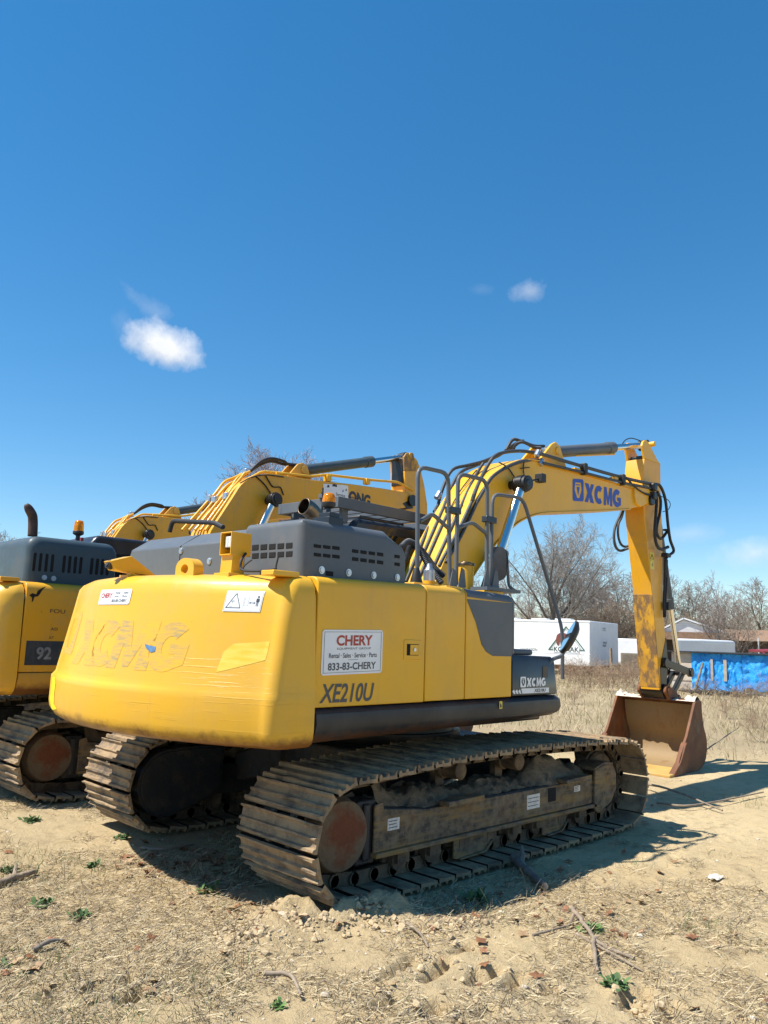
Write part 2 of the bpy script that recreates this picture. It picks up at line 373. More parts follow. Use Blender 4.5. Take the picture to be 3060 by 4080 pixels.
def glyph(mb, ch, o, ex, ey, k, shear=.14):
    o, ex, ey = map(lambda q: np.array(q, float), (o, ex, ey)); mb.mat(k).add([o+ex*a+ex*shear*(b-.5)+ey*b for a, b in HEAVY[ch]], [tuple(range(len(HEAVY[ch])))])
def heavy(mb, word, o, ex, ey, k, shear=.14):
    o, ex, ey = map(lambda q: np.array(q, float), (o, ex, ey)); n = len(word); w = 1/n
    for i, c in enumerate(word): glyph(mb, c, o+ex*(i*w+.003), ex*(w-.006), ey, k, shear/3)
def quad(mb, o, ex, ey, k, inset=0):
    o, ex, ey = map(lambda q: np.array(q, float), (o, ex, ey))
    mb.mat(k).add([o, o+ex, o+ex+ey, o+ey], [(0, 1, 2, 3)])
def bar2(mb, F, a, b, w, k):               # thin drawn line in a 2-D frame F(u,v)
    a = np.array(a, float); b = np.array(b, float); d = (b-a)/np.linalg.norm(b-a); n = np.array([-d[1], d[0]])*w/2
    mb.mat(k).add([F(*(a+n)), F(*(a-n)), F(*(b-n)), F(*(b+n))], [(0, 1, 2, 3)])

# ------------------------------------------------------------------ excavators: undercarriage
OFF = np.zeros(3)                          # where the machine being built stands relative to the first one
_build = MB.build
def build_off(s, name, mats, parent=None, up=False, **k):
    if k.get('org') is None and parent is not None: k['org'] = ORG[parent.name]-OFF
    o = _build(s, name, mats, parent, up, **k)
    if parent is not None: ORG[o.name] = ORG[parent.name]
    return o
MB.build = build_off
SPR, IDL = (-2.03, .425), (1.5, .425)
def track_path():
    pts = [(x, .042) for x in np.linspace(-1.80, 1.28, 30)]
    pts += [(IDL[0]+.372*math.cos(a), IDL[1]+.383*math.sin(a)) for a in np.linspace(R(-78), R(80), 16)]
    pts += [(p[0], p[1]) for p in spline([(1.3, 0, .818), (.8, 0, .842), (.0, 0, .858), (-.7, 0, .855), (-1.2, 0, .838), (-1.75, 0, .802)], 6) for p in [(p[0], p[2])]]
    pts += [(SPR[0]+.372*math.cos(a), SPR[1]+.372*math.sin(a)) for a in np.linspace(R(84), R(250), 18)]
    P = np.array(pts); L = np.r_[0, np.cumsum(np.linalg.norm(np.roll(P, -1, 0)-P, axis=1))]
    Q = np.vstack([P, P[:1]]); n = 50; out = []
    for k in range(n):
        d = []
        for e in (-.5, 0, .5):
            s_ = ((k+e+.35)/n % 1)*L[-1]; d.append((np.interp(s_, L, Q[:, 0]), np.interp(s_, L, Q[:, 1])))
        d = np.array(d); t = d[2]-d[0]; t /= np.linalg.norm(t); out.append((d[1], t))
    return out
TP = track_path(); PITCH = .196
def shoe_mesh():
    b = MB(); h = PITCH/2; w = .40
    prof = [(-h+.012, -.020), (-h+.012, .006), (-h+.008, .034), (-h+.020, .034), (-h+.032, .008), (-.016, .008), (-.008, .030), (.006, .030), (.014, .008),
            (h-.048, .008), (h-.038, .033), (h-.024, .033), (h-.014, .006), (h-.016, -.014), (h-.05, -.010)]
    ys = [-w, -.215, -.205, -.02, .02, .205, .215, w]
    b.rings([[(x, y, z) for x, z in prof] for y in (-w, w)])
    for y0 in (-.10, .05):                  # bolt openings
        pass
    v = np.array(b.v); me = bpy.data.meshes.new('track_shoe'); me.from_pydata(v.tolist(), [], b.f); me.materials.append(M['shoe'])
    bm = bmesh.new(); bm.from_mesh(me)
    for y in np.linspace(-.3, .3, 7): bmesh.ops.bisect_plane(bm, geom=bm.verts[:]+bm.edges[:]+bm.faces[:], plane_co=(0, y, 0), plane_no=(0, 1, 0))
    for p in bm.verts:
        if p.co.z > .02: p.co.z += rnd.uniform(-.005, .002); p.co.x += rnd.uniform(-.003, .003)
    bmesh.ops.recalc_face_normals(bm, faces=bm.faces)
    me.materials.append(M['grease_shade'])  # dark plate edges paint the shade in the gaps between shoes
    for f in bm.faces:
        c = f.calc_center_median()
        if abs(f.normal.x) > .8 and c.z < .0 and abs(c.x) > h-.03: f.material_index = 1
    bm.to_mesh(me); bm.free(); return me
SHOES = [shoe_mesh() for _ in range(4)]
def lathe_y(b, c, prof, n=28):             # (offset along y, radius) rings about a sideways axle
    b.rings([[(c[0]+r*math.cos(2*math.pi*j/n), c[1]+y, c[2]+r*math.sin(2*math.pi*j/n)) for j in range(n)] for y, r in prof])
def poly_plate(b, poly, y0, y1): b.prism(poly, y0, y1, 'y')
def undercarriage(root, yc):
    s = 1 if yc > 0 else -1                # outward side
    Y = lambda o: yc+s*o
    ch = MB()
    for (p, t) in TP:
        n = np.array([-t[1], t[0]]) if False else np.array([t[1], -t[0]])
        for o in (-.105, .105):
            a = p-n*.012; i0 = p-n*.105
            for e in (-1, 1):
                pass
            q = [a-t*PITCH*.49, a+t*PITCH*.49, i0+t*PITCH*.40, i0-t*PITCH*.40]
            ch.prism([tuple(x) for x in q], yc+o-.019, yc+o+.019)
            m = p-n*.062
            for e in (-.5, .5):
                c = m+t*PITCH*e; ch.cyl((c[0], yc+o-.034, c[1]), (c[0], yc+o+.034, c[1]), .043, 10)
        c = p-n*.062+t*PITCH*.5; ch.cyl((c[0], yc-.09, c[1]), (c[0], yc+.09, c[1]), .026, 8)
    chain = ch.build('track_chain', M['link'], root, bev=0)
    for i, (p, t) in enumerate(TP):
        n = np.array([t[1], -t[0]])
        o = bpy.data.objects.new('track_shoe', SHOES[(i*7) % 4]); S.collection.objects.link(o); o.parent = chain
        g = rnd.uniform(-.006, .006)
        loc = Vector((p[0], yc+g, p[1]))+Vector(OFF-ORG[root.name])
        o.matrix_local = Matrix(((t[0], 0, n[0], loc[0]), (0, 1, 0, loc[1]), (t[1], 0, n[1], loc[2]), (0, 0, 0, 1)))
    fr = MB()
    X0, X1 = -1.72, 1.16
    o1 = .205
    fr.prism([(X0, .24), (X0, .57), (-1.2, .50), (.3, .50), (X1, .47), (X1, .235)], yc-o1, yc+o1)
    frame = fr.build('track_frame', M['frame'], root, bev=.012)
    sp = MB()
    def side(o):
        sp.prism([(X0-.02, .27), (X0-.02, .585), (X0+.06, .60), (X0+.07, .55), (-1.2, .495), (.1, .49), (.75, .49), (X1-.02, .475), (X1-.02, .265)], Y(o), Y(o+.018))
        sp.prism([(X0-.02, .237), (X0-.02, .272), (X1, .262), (X1, .228)], Y(o-.02), Y(o+.045))
        for a, b_ in ((-1.05, -.62), (.56, .98)):   # ragged step plates
            sp.prism([(a, .50), (b_, .50), (b_, .545), (a, .54)], Y(o+.0), Y(o+.10))
    side(o1)
    spo = sp.build('side_plate', M['frame_side'], frame, bev=.006)
    mk = MB().box((.38, Y(.2), .36), (.50, Y(.226), .475)).build('frame_opening', M['void'], frame)  # black slab on the plate, painted as the shade of an opening
    if s < 0:
        for x0, z0, w, h in ((.06, .335, .19, .115), (-1.615, .40, .12, .08), (.80, .40, .10, .05)):
            d = MB(); quad(d, (x0, Y(.2255), z0), (w, 0, 0), (0, 0, h), 0)
            for k in range(3):
                y_ = Y(.2275); zz = z0+h*(.2+.27*k)
                d.mat(1).add([(x0+.01, y_, zz), (x0+w-.015-rnd.random()*.04, y_, zz), (x0+w-.02, y_, zz+.006), (x0+.01, y_, zz+.006)], [(0, 1, 2, 3)])
            d.build('worn_sticker', [M['lens'], M['ink_gray']], frame, smooth=0)
    # soil packed on top of the frame
    so_ = MB(); nx, ny = 64, 14; rng = np.random.default_rng(3 if s < 0 else 4)
    hx = .05+.10*np.abs(np.interp(np.linspace(0, 1, nx), np.linspace(0, 1, 12), rng.random(12)))
    hx[:9] += np.linspace(.16, .0, 9); hx[44:60] += .13*np.sin(np.linspace(0, math.pi, 16))
    G = []
    for j in range(ny):
        w = j/(ny-1); row = []
        for i in range(nx):
            x = X0+.08+(X1-X0-.1)*i/(nx-1); prof = math.sin(math.pi*min(1, w*1.15)/1.15*.62) if w < 1 else 0
            row.append((x+rng.uniform(-.008, .008), Y(.215-.40*w)+rng.uniform(-.006, .006), .47+hx[i]*min(1, w*2.2)*1.15*(1 if w < .9 else .6)+rng.uniform(-.016, .024)))
        G.append(row)
    so_.rings(G, close=False, caps=False)
    so_.build('packed_soil', M['soil'], frame, smooth=60)
    for i, x in enumerate(np.linspace(-1.42, .98, 8)):
        rb = MB(); lathe_y(rb, (x, yc, .168), [(-.17, .05), (-.165, .075), (-.10, .075), (-.095, .105), (-.07, .105), (-.065, .078), (.065, .078), (.07, .105), (.095, .105), (.10, .075), (.165, .075), (.17, .05)])
        rb.box((x-.06, Y(.14), .155), (x+.06, Y(.205), .25)); rb.box((x-.05, Y(-.205), .155), (x+.05, Y(-.14), .25))
        rb.build('track_roller', M['link'], frame)
    for x, z in ((-.743, .715), (.042, .718)):
        cr = MB(); lathe_y(cr, (x, Y(.03), z), [(-.14, .05), (-.13, .068), (-.05, .068), (.02, .068), (.03, .08), (.05, .08), (.055, .062), (.115, .062), (.12, .05), (.125, .03)][::1])
        cr.box((x-.05, Y(-.06), .45), (x+.05, Y(-.12), z+.03)); cr.build('carrier_roller', M['link'], frame)
    # front idler with its guard
    idl = MB(); lathe_y(idl, (IDL[0], yc, IDL[1]), [(-.10, .07), (-.095, .24), (-.07, .262), (-.05, .262), (-.045, .285), (.045, .285), (.05, .262), (.07, .262), (.095, .24), (.10, .07)], 36)
    idl.build('idler', M['link'], frame)
    yk = MB(); yk.prism([(X1-.05, .22), (X1-.03, .56), (X1+.13, .60), (X1+.30, .585), (X1+.36, .50), (X1+.36, .36), (X1+.27, .25), (X1+.02, .17)], Y(.225), Y(.25))
    yk.prism([(X1-.05, .56), (X1-.03, .585), (X1+.13, .625), (X1+.30, .61), (X1+.30, .585), (X1+.13, .60)], Y(.05), Y(.25))
    yi = MB(); yi.prism([(X1-.05, .22), (X1-.03, .56), (X1+.13, .60), (X1+.30, .585), (X1+.36, .50), (X1+.36, .36), (X1+.27, .25), (X1+.02, .17)], Y(-.25), Y(-.225)); yi.build('idler_guard', M['frame'], frame, bev=.006)
    yk.build('idler_guard', M['frame_side'], frame, bev=.006)
    for a, b_ in ((-.86, -.42), (.33, .68)):
        tg = MB(); tg.prism([(a, .24), (b_, .24), (b_+.01, .16), (b_-.07, .085), (a+.06, .075), (a, .09)], Y(.185), Y(.2))
        tg.prism([(a+.05, .085), (a+.065, .075), (b_-.065, .083), (b_+.02, .16), (b_+.02, .17), (b_-.07, .10)], Y(.185), Y(.225))
        tg.build('track_guide', M['frame_side'], frame, bev=.004)
    # rear drive sprocket and its cover
    sp2 = MB(); n = 42; rg = []
    for y in (-.035, .035):
        rg.append([(SPR[0]+(.30+.035*(1 if (j % 4) in (0, 1) else -1))*math.cos(2*math.pi*j/n), yc+y, SPR[1]+(.30+.035*(1 if (j % 4) in (0, 1) else -1))*math.sin(2*math.pi*j/n)) for j in range(n)])
    sp2.rings(rg); spk = sp2.build('sprocket', M['link'], root)
    dc = MB(); lathe_y(dc, (SPR[0], yc, SPR[1]), [(q*s, r_) for q, r_ in ((.03, .25), (.12, .25), (.15, .235), (.21, .228), (.222, .220), (.226, .195), (.232, .18), (.236, .0005))], 44)
    dc.build('sprocket_cover', M['rust_disc'], spk, bev=0)
    pl = MB(); pl.box((X0-.16, Y(.02), .20), (X0+.02, Y(.19), .62)); pl.box((X0-.11, Y(.19), .23), (X0-.05, Y(.215), .60))
    pl.build('drive_bracket', M['frame'], frame, bev=.02)
    # travel motor guard on the inner side
    mg = MB(); cx, cz = SPR[0]+.02, SPR[1]; arc = [(cx+.285*math.cos(a), cz+.285*math.sin(a)) for a in np.linspace(R(80), R(285), 20)]
    prof = arc+[(cx+.42, cz-.17), (cx+.55, cz-.08), (cx+.56, cz+.29), (cx+.1, cz+.292)]
    mg.prism(prof, Y(-.20), Y(-.33)); k2 = [(cx+(x-cx)*.93+.01, cz+(z-cz)*.93) for x, z in prof]; mg.prism(k2, Y(-.33), Y(-.342))
    mg.build('travel_motor_guard', M['frame'], frame, bev=.012)
def car_body(root):
    b = MB()
    b.prism([(-1.0, -.62), (.75, -.62), (.9, -.3), (.9, .3), (.75, .62), (-1.0, .62), (-1.15, .3), (-1.15, -.3)], .47, .80, 'z')
    for sx in (-1, 1):
        for sy in (-1, 1):
            xa, xb = (-.95, -.35) if sx < 0 else (.2, .8); xo = -.28 if sx < 0 else .28
            b.hexa([(xa, .5*sy, .46), (xb, .5*sy, .46), (xb, .5*sy, .82), (xa, .5*sy, .82)],
                   [(xa+xo, 1.02*sy, .33), (xb+xo, 1.02*sy, .33), (xb+xo, 1.02*sy, .60), (xa+xo, 1.02*sy, .60)])
    b.build('car_body', M['frame'], root, bev=.02)
    sb = MB(); sb.rings([[(UC[0]+r*math.cos(2*math.pi*j/40), r*math.sin(2*math.pi*j/40), z) for j in range(40)] for z, r in ((.79, .70), (.84, .72), (.90, .72), (.905, .66), (1.0, .66))])
    sb.build('swing_bearing', M['grease_shade'], root)

# ------------------------------------------------------------------ excavators: upper structure
def cw_rings(rear0, half, x_front, prof, Rr=2.75, rc=.17, shelf=0.0):
    """plan outline from the left front round the back to the right front, inset per height"""
    a = [];
    yc_ = half-rc; xa = lambda y: rear0+(Rr-math.sqrt(Rr*Rr-y*y))
    a.append((x_front, half)); a.append(((x_front+xa(yc_)+rc)/2, half))
    xcn = xa(yc_)+rc*.92
    for t in np.linspace(0, 90, 9): a.append((xcn-rc*math.sin(R(t)), yc_+rc*math.cos(R(t))))
    ys = np.linspace(yc_-.03, -yc_+.03, 41)
    a += [(xa(y), y) for y in ys]
    for t in np.linspace(90, 0, 9): a.append((xcn-rc*math.sin(R(t)), -yc_-rc*math.cos(R(t))))
    a += [((x_front+xcn)/2, -half), (x_front, -half)]
    a = [(x-.05*y if x < x_front-.02 else x, y) for x, y in a]
    out = []
    for z, ins, insy in prof:
        ring = []
        for x, y in a:
            f = min(1, max(0, (x_front-x)/(x_front-rear0)))
            w = 1 if f > .25 else f*4
            sh_ = shelf*min(1, max(0, (y+.75)/1.0))*min(1, max(0, (z-1.335)/.03))*(1 if z < 1.95 else max(0, (2.08-z)/.13))
            ring.append((x+(ins+sh_)*w, y*(1-insy/half), z))
        out.append(ring)
    return out
def stepped(poly_x0, x1, y, zb, zt0, zt1, depth, r=.06, n=5):
    """door skin: flat side that rolls over into the top; returns rings along x"""
    rg = []
    for x, zt in ((poly_x0, zt0), (x1, zt1)):
        p = [(y, zb)]+[(y, zt-r-.25), (y, zt-r)]+[(y+r*(1-math.cos(a)), zt-r+r*math.sin(a)) for a in np.linspace(0, math.pi/2, n)[1:]]+[(y+depth, zt+.004), (y+depth, zt-.03), (y+.03, zt-r-.03), (y+.03, zb)]
        rg.append([(x, a_, b_) for a_, b_ in p])
    return rg
def door(name, x0, x1, zb, zt0, zt1, m, parent, depth=.5, y=-1.36, up=True, r=.07):
    b = MB(); b.rings(stepped(x0, x1, y, zb, zt0, zt1, depth, r)); return b.build(name, m, parent, up, bev=.006)
def bolts(b, pts, nrm, r=.018, h=.012):
    for p in pts: b.cyl(np.array(p)-np.array(nrm)*.004, np.array(p)+np.array(nrm)*h*.5, r*1.5, 14); b.cyl(np.array(p), np.array(p)+np.array(nrm)*h, r, 8)

def pin(b, x, z, y0, y1, r=.055): b.cyl((x, y0, z), (x, y1, z), r, 18)
def cylinder(parent, a, b, rb, rr, split, name, barrel_m, up, y=0, collar=True):
    """hydraulic ram: barrel from a to the split, chromed rod on to b"""
    a = np.array(a, float); b = np.array(b, float); c = a+(b-a)*split
    q = MB(); q.tube([a, c-(c-a)*.10, c-(c-a)*.098, c], [rb, rb, rb*1.14, rb*1.14], 22); q.sphere(a, rb*1.05, rb*1.05, rb*1.05)
    o = q.build(name, barrel_m, parent, up)
    w = MB(); w.cyl(c, b, rr, 18); w.build('rod', M['chrome'], o, up)
    e = MB(); e.cyl(b+np.array((0, -rr*1.5, 0)), b+np.array((0, rr*1.5, 0)), rr*1.7, 18); e.build('rod_eye', M['black'], o, up)
    return o

def conform(mb, bvh, off=.004, step=.05, xs=-6.0):
    """lay a flat drawing (made in the y-z plane) onto the curved back of a counterweight"""
    bm = bmesh.new(); me = bpy.data.meshes.new('t'); me.from_pydata([(0, p[1], p[2]) for p in mb.v], [], mb.f); me.polygons.foreach_set('material_index', mb.mi)
    bm.from_mesh(me); bpy.data.meshes.remove(me)
    ys = [v.co.y for v in bm.verts]; zs = [v.co.z for v in bm.verts]
    for a, b, ax in ((min(ys), max(ys), 1), (min(zs), max(zs), 2)):
        for q in np.arange(a+step, b, step):
            co = [0, 0, 0]; co[ax] = q; no = [0, 0, 0]; no[ax] = 1
            bmesh.ops.bisect_plane(bm, geom=bm.verts[:]+bm.edges[:]+bm.faces[:], plane_co=co, plane_no=no)
    bm.verts.index_update(); out = MB(); lay = {}
    vs = []
    for v in bm.verts:
        h, n, i, d = bvh.ray_cast(Vector((xs, v.co.y, v.co.z)), Vector((1, 0, 0)))
        vs.append((h.x-off, v.co.y, v.co.z) if h else None)
    for f in bm.faces:
        ix = [v.index for v in f.verts]
        if all(vs[i] is not None for i in ix): out.mat(f.material_index).add([vs[i] for i in ix], [tuple(range(len(ix)))])
    bm.free(); return out
def logo(mb, F, k, ring_only=False):
    """rounded badge holding a hexagon and a triangle, drawn through F(u,v), u,v in 0..1"""
    c = .12; rr = [(c, 0), (1-c, 0), (1, c), (1, 1-c), (1-c, 1), (c, 1), (0, 1-c), (0, c)]
    hx = [(.36, .10), (.64, .10), (.88, .52), (.78, .88), (.22, .88), (.12, .52), (.12, .50), (.24, .30)]
    mb.mat(k).add([F(*p) for p in rr+hx], [(i, (i+1) % 8, 8+(i+1) % 8, 8+i) for i in range(8)] if False else [])
    hx = [(.40, .14), (.60, .14), (.82, .50), (.82, .56), (.75, .84), (.25, .84), (.18, .56), (.18, .50)]
    ro = [(.08, 0), (.92, 0), (1, .08), (1, .92), (.92, 1), (.08, 1), (0, .92), (0, .08)]
    mb.mat(k).add([F(*p) for p in ro+hx], [(i, (i+1) % 8, 8+(i+1) % 8, 8+i) for i in range(8)])
    if ring_only: return
    mb.mat(k).add([F(*p) for p in [(.36, .64), (.64, .64), (.5, .24)]], [(0, 1, 2)])
    mb.mat(k).add([F(*p) for p in [(.30, .76), (.70, .76), (.66, .71), (.34, .71)]], [(0, 1, 2, 3)])
def sign_panel(root_part, name, o, ex, ey, nrm, wide):
    """white rental sign with its lettering; o,ex,ey in upper coordinates"""
    o, ex, ey, n = (np.array(q, float) for q in (o, ex, ey, nrm)); b = MB()
    P = lambda u, v, h=0: o+ex*u+ey*v+n*h
    c = .025; ca = c*np.linalg.norm(ex)/np.linalg.norm(ey)
    pl = [(c, 0), (1-c, 0), (1, ca), (1, 1-ca), (1-c, 1), (c, 1), (0, 1-ca), (0, ca)]
    b.mat(0).add([P(*p) for p in pl]+[P(p[0], p[1], .004) for p in pl], [tuple(range(8, 16))]+[(i, (i+1) % 8, 8+(i+1) % 8, 8+i) for i in range(8)])
    F = lambda u, v: P(u, v, .0052)
    for a, q in (((.03, .05), (.97, .05)), ((.97, .04), (.97, .96)), ((.97, .95), (.03, .95)), ((.03, .96), (.03, .04))): bar2(b, F, a, q, .008 if abs(a[0]-q[0]) > .1 else .006, 2)
    T = lambda s_, u, v, w, h, k, bd=.012: write(b, s_, F(u, v), ex*w, ey*h, k, bd)
    if wide:
        T('CHERY', .22, .64, .60, .24, 1, .035); T('EQUIPMENT GROUP', .235, .545, .56, .055, 2, .0)
        T('Rental \u00b7 Sales \u00b7 Service \u00b7 Parts', .11, .37, .79, .11, 2, .015); bar2(b, F, (.42, .325), (.58, .325), .008, 2); T('833-83-CHERY', .10, .10, .79, .165, 2, .025)
    else:
        T('CHERY', .07, .44, .38, .32, 1, .03); T('EQUIPMENT GROUP', .07, .26, .37, .07, 2, .0)
        for s_, u, v in (('Rental', .56, .70), ('Sales', .79, .70), ('Service', .53, .48), ('Parts', .77, .48)): T(s_, u, v, .13, .13, 2, .01)
        T('833-83-CHERY', .47, .16, .45, .18, 2, .02)
    return b

A_ = Zm(2000, 2000, 1.565); B_ = Zm(2350, 2600, 2.3366); C_ = Zm(2300, 1700, 3.318); H_ = Zm(1600, 1850, 2.552); G_ = Zm(1100, 1750, 2.37); K_ = Zm(1600, 1700, 1.4426)
Q_ = Zm(450, 2050, 2.37); V_ = Zm(800, 1700, 1.659); P_ = Zm(700, 2250, 2.765); L_ = Zm(150, 2250, 2.765); J_ = Zm(1950, 2400, 2.765); E_ = Zm(1200, 2250, 1.3825)

def excavator_main():
    root = thing('excavator', 'yellow excavator with dark grey hood, nearest the camera, bucket resting on the ground', 'excavator', (UC[0], 0, 0), 'excavators parked side by side')
    undercarriage(root, -1.19); undercarriage(root, 1.19); car_body(root)
    YP = -1.36
    # --- main frame under the body
    b = MB(); b.prism([(-2.55, -1.22), (.55, -1.22), (.6, 1.2), (-2.55, 1.2)], 1.03, 1.26, 'z'); b.box((-2.35, -1.15, 1.2), (-.2, 1.2, 2.0))
    b.box((-.2, -.42, 1.0), (.75, .42, 1.75)); b.build('main_frame', M['dark'], root, True, bev=.02)
    # --- counterweight
    prof = [(1.012, .20, .12), (1.014, .11, .07), (1.022, .065, .04), (1.045, .026, .014), (1.08, .008, .004), (1.13, 0, 0), (1.31, 0, 0), (1.335, .002, .001), (1.352, .006, .003), (1.368, .010, .005), (1.40, .016, .006), (1.6, .055, .018),
            (1.8, .092, .03), (1.97, .125, .04), (2.04, .145, .055), (2.08, .175, .08), (2.105, .215, .115), (2.118, .27, .17), (2.122, .33, .23)]
    c = MB(); c.rings(cw_rings(-3.165, 1.40, -2.415, prof, 2.8, .085, .022), close=True)
    cw = c.build('counterweight', M['yellow_cw'], root, True, smooth=40)
    bvh = BVHTree.FromPolygons([Vector(p) for p in c.v], c.f)
    def ray_yz(q):                                   # where a sighting meets the back of the counterweight
        o, d = (CL-UC)@UM+UC, raydir(*q)@UM; h = bvh.ray_cast(Vector(o), Vector(d).normalized())[0]
        return np.array((0, h.y, h.z)) if h else U(q, x=-2.95)*np.array((0, 1, 1))
    g = MB(); p0 = ray_yz(L_(300, 1060)); p1 = ray_yz(P_(150, 1175)); p2 = ray_yz(L_(330, 600))
    ex = np.array((0, (p1-p0)[1], 0)); H0 = .60; zb = 1.46
    gz = lambda q: ray_yz(q)
    zt, zbm = gz(L_(1200, 620))[2], gz(L_(1130, 1165))[2]
    yl = lambda q: ray_yz(q)[1]
    for s_, qa, qb in (('X', L_(440, 900), L_(700, 900)), ('C', L_(610, 900), L_(900, 900)), ('M', L_(830, 900), L_(1290, 900)), ('G', L_(1240, 900), P_(155, 900))):
        ya, yb = yl(qa), yl(qb)
        glyph(g, s_, (0, ya, zbm), (0, yb-ya, 0), (0, 0, zt-zbm), 0, .12)
    gl = MB(); ya, yb = yl(L_(250, 900)), yl(L_(400, 900)); logo(gl, lambda u, v: np.array((0, ya+(yb-ya)*u, zbm+.06+(zt-zbm)*v)), 0, True); conform(gl, bvh, .0015, .025).build('painted_over_badge', M['ghost'], cw, True, smooth=60)
    conform(g, bvh, .0015, .025).build('painted_over_letters', M['ghost'], cw, True, smooth=60)
    y0, z0 = yl(L_(1180, 895)), gz(L_(1240, 965))[2]; f = MB(); f.add([(0, y0, z0+.055), (0, y0-.02, z0+.03), (0, y0-.08, z0), (0, y0-.115, z0+.008), (0, y0-.11, z0+.04), (0, y0-.05, z0+.045)], [(0, 1, 2, 3, 4, 5)])
    conform(f, bvh, .005, .03).build('blue_paint_remnant', plain('faded_blue', (.10, .21, .38), .5, 0, .3, 40), cw, True)
    # small rental sticker and warning sticker on the back
    a, b2, d2 = ray_yz(L_(668, 440)), ray_yz(L_(1005, 455)), ray_yz(L_(705, 278))
    st = sign_panel(cw, 's', a, (0, (b2-a)[1], 0), (0, 0, (d2-a)[2]), (0, 0, 0), False); conform(st, bvh, .005, .03)
    fx = MB()
    for k, dz in ((0, .004), (1, .0055), (2, .0055)):
        t_ = MB(); [t_.mat(k).add([st.v[i] for i in fc], [tuple(range(len(fc)))]) for fc, mi in zip(st.f, st.mi) if mi == k and (k or len(fc) == 8)]
        cc = conform(t_, bvh, dz, .03)
        for fc, mi in zip(cc.f, cc.mi): fx.mat(mi).add([cc.v[i] for i in fc], [tuple(range(len(fc)))])
    fx.build('rental_sticker', [M['white'], M['ink_red'], M['ink_gray']], cw, True, smooth=0)
    a, b2, d2 = ray_yz(P_(520, 512)), ray_yz(P_(935, 515)), ray_yz(P_(545, 285)); w_, h_ = (b2-a)[1], (d2-a)[2]
    F = lambda u, v: np.array((0, a[1]+w_*u, a[2]+h_*v)); fx = MB(); wl = MB(); wl.mat(0).add([F(0, 0), F(1, 0), F(1, 1), F(0, 1)], [(0, 1, 2, 3)]); wk = MB()
    for p, q, t_ in (((.07, .18), (.29, .88), .018), ((.29, .88), (.46, .18), .018), ((.06, .18), (.47, .18), .035), ((.52, .06), (.52, .94), .004), ((.02, .05), (.98, .05), .008), ((.02, .95), (.98, .95), .008), ((.02, .05), (.02, .95), .005), ((.98, .05), (.98, .95), .005),
                     ((.20, .47), (.30, .50), .012), ((.20, .47), (.26, .56), .010), ((.20, .47), (.26, .38), .010), ((.15, .25), (.24, .25), .012), ((.55, .28), (.65, .28), .008), ((.55, .66), (.65, .66), .008), ((.55, .28), (.55, .66), .005), ((.65, .28), (.65, .66), .005),
                     ((.68, .43), (.83, .43), .02), ((.68, .43), (.72, .49), .012), ((.68, .43), (.72, .37), .012), ((.83, .43), (.79, .49), .012), ((.83, .43), (.79, .37), .012), ((.885, .64), (.885, .45), .055), ((.87, .45), (.865, .27), .016), ((.90, .45), (.905, .27), .016), ((.855, .64), (.85, .48), .012), ((.915, .64), (.925, .48), .012)):
        bar2(wk, F, p, q, t_*(1 if abs(p[0]-q[0]) < .01 or True else 1), 1)
    wk.mat(1).add([F(.89+.025*math.cos(t), .72+.05*math.sin(t)) for t in np.linspace(0, 2*math.pi, 13)[:-1]], [tuple(range(12))])
    for src, dz in ((wl, .004), (wk, .0055)):
        cc = conform(src, bvh, dz, .03)
        for fc, mi in zip(cc.f, cc.mi): fx.mat(mi).add([cc.v[i] for i in fc], [tuple(range(len(fc)))])
    fx.build('warning_sticker', [M['white'], M['ink_gray']], cw, True, smooth=0)
    tp = MB(); pts = [ray_yz(P_(*q)) for q in ((445, 1185), (530, 960), (640, 870), (830, 858), (1040, 845), (1015, 960), (990, 1050), (900, 1075), (700, 1125), (560, 1160))]; tp.add(pts, [tuple(range(len(pts)))])
    mt, t, bb = nt('fresh_yellow_patch'); n_ = noise(t, coords(t, (1, 1.2, 7)), 6, 4); t.links.new(ramp(t, n_, [(.35, (.85, .50, .035)), (.66, (.86, .60, .10))]), bb.inputs['Base Color']); bb.inputs['Roughness'].default_value = .35
    conform(tp, bvh, .0015, .025).build('peeled_decal_patch', mt, cw, True, smooth=60)
    fl = MB(); pts = [ray_yz(L_(*q)) for q in ((130, 1240), (190, 1235), (200, 1300), (185, 1420), (180, 1530), (215, 1590), (170, 1600), (120, 1540), (112, 1420), (118, 1320))]; fl.add(pts, [tuple(range(len(pts)))])
    mt, t, bb = nt('fluorescent_spray'); n_ = noise(t, coords(t), 7, 4); t.links.new(ramp(t, n_, [(.3, (.84, .62, .02)), (.55, (.92, .86, .0))]), bb.inputs['Base Color']); bb.inputs['Roughness'].default_value = .5
    conform(fl, bvh, .003, .03).build('sprayed_mark', mt, cw, True, smooth=60)
    e = MB(); xe = -2.80; pc, pt, pe = U(Q_(722, 512), x=xe), U(Q_(722, 415), x=xe), U(Q_(815, 512), x=xe); yc_, zc = pc[1], pc[2]; rw, rh = abs(pe[1]-yc_)*.93, pt[2]-zc; th = np.linspace(0, math.pi, 15)     # lifting eye
    out = [(yc_-rw, 2.08)]+[(yc_-rw*math.cos(t), zc+rh*math.sin(t)) for t in th]+[(yc_+rw, 2.08)]
    hol = [(yc_-rw*.40*math.cos(t), zc-.005+rh*.46*math.sin(t)) for t in np.linspace(0, 2*math.pi, 16, endpoint=False)]
    n1, n2 = len(out), len(hol); vs = [(x, y, z) for x in (xe-.04, xe+.04) for y, z in out+hol]
    from mathutils.geometry import tessellate_polygon
    tri = tessellate_polygon([[Vector((y, z, 0)) for y, z in out], [Vector((y, z, 0)) for y, z in hol]]); m_ = n1+n2
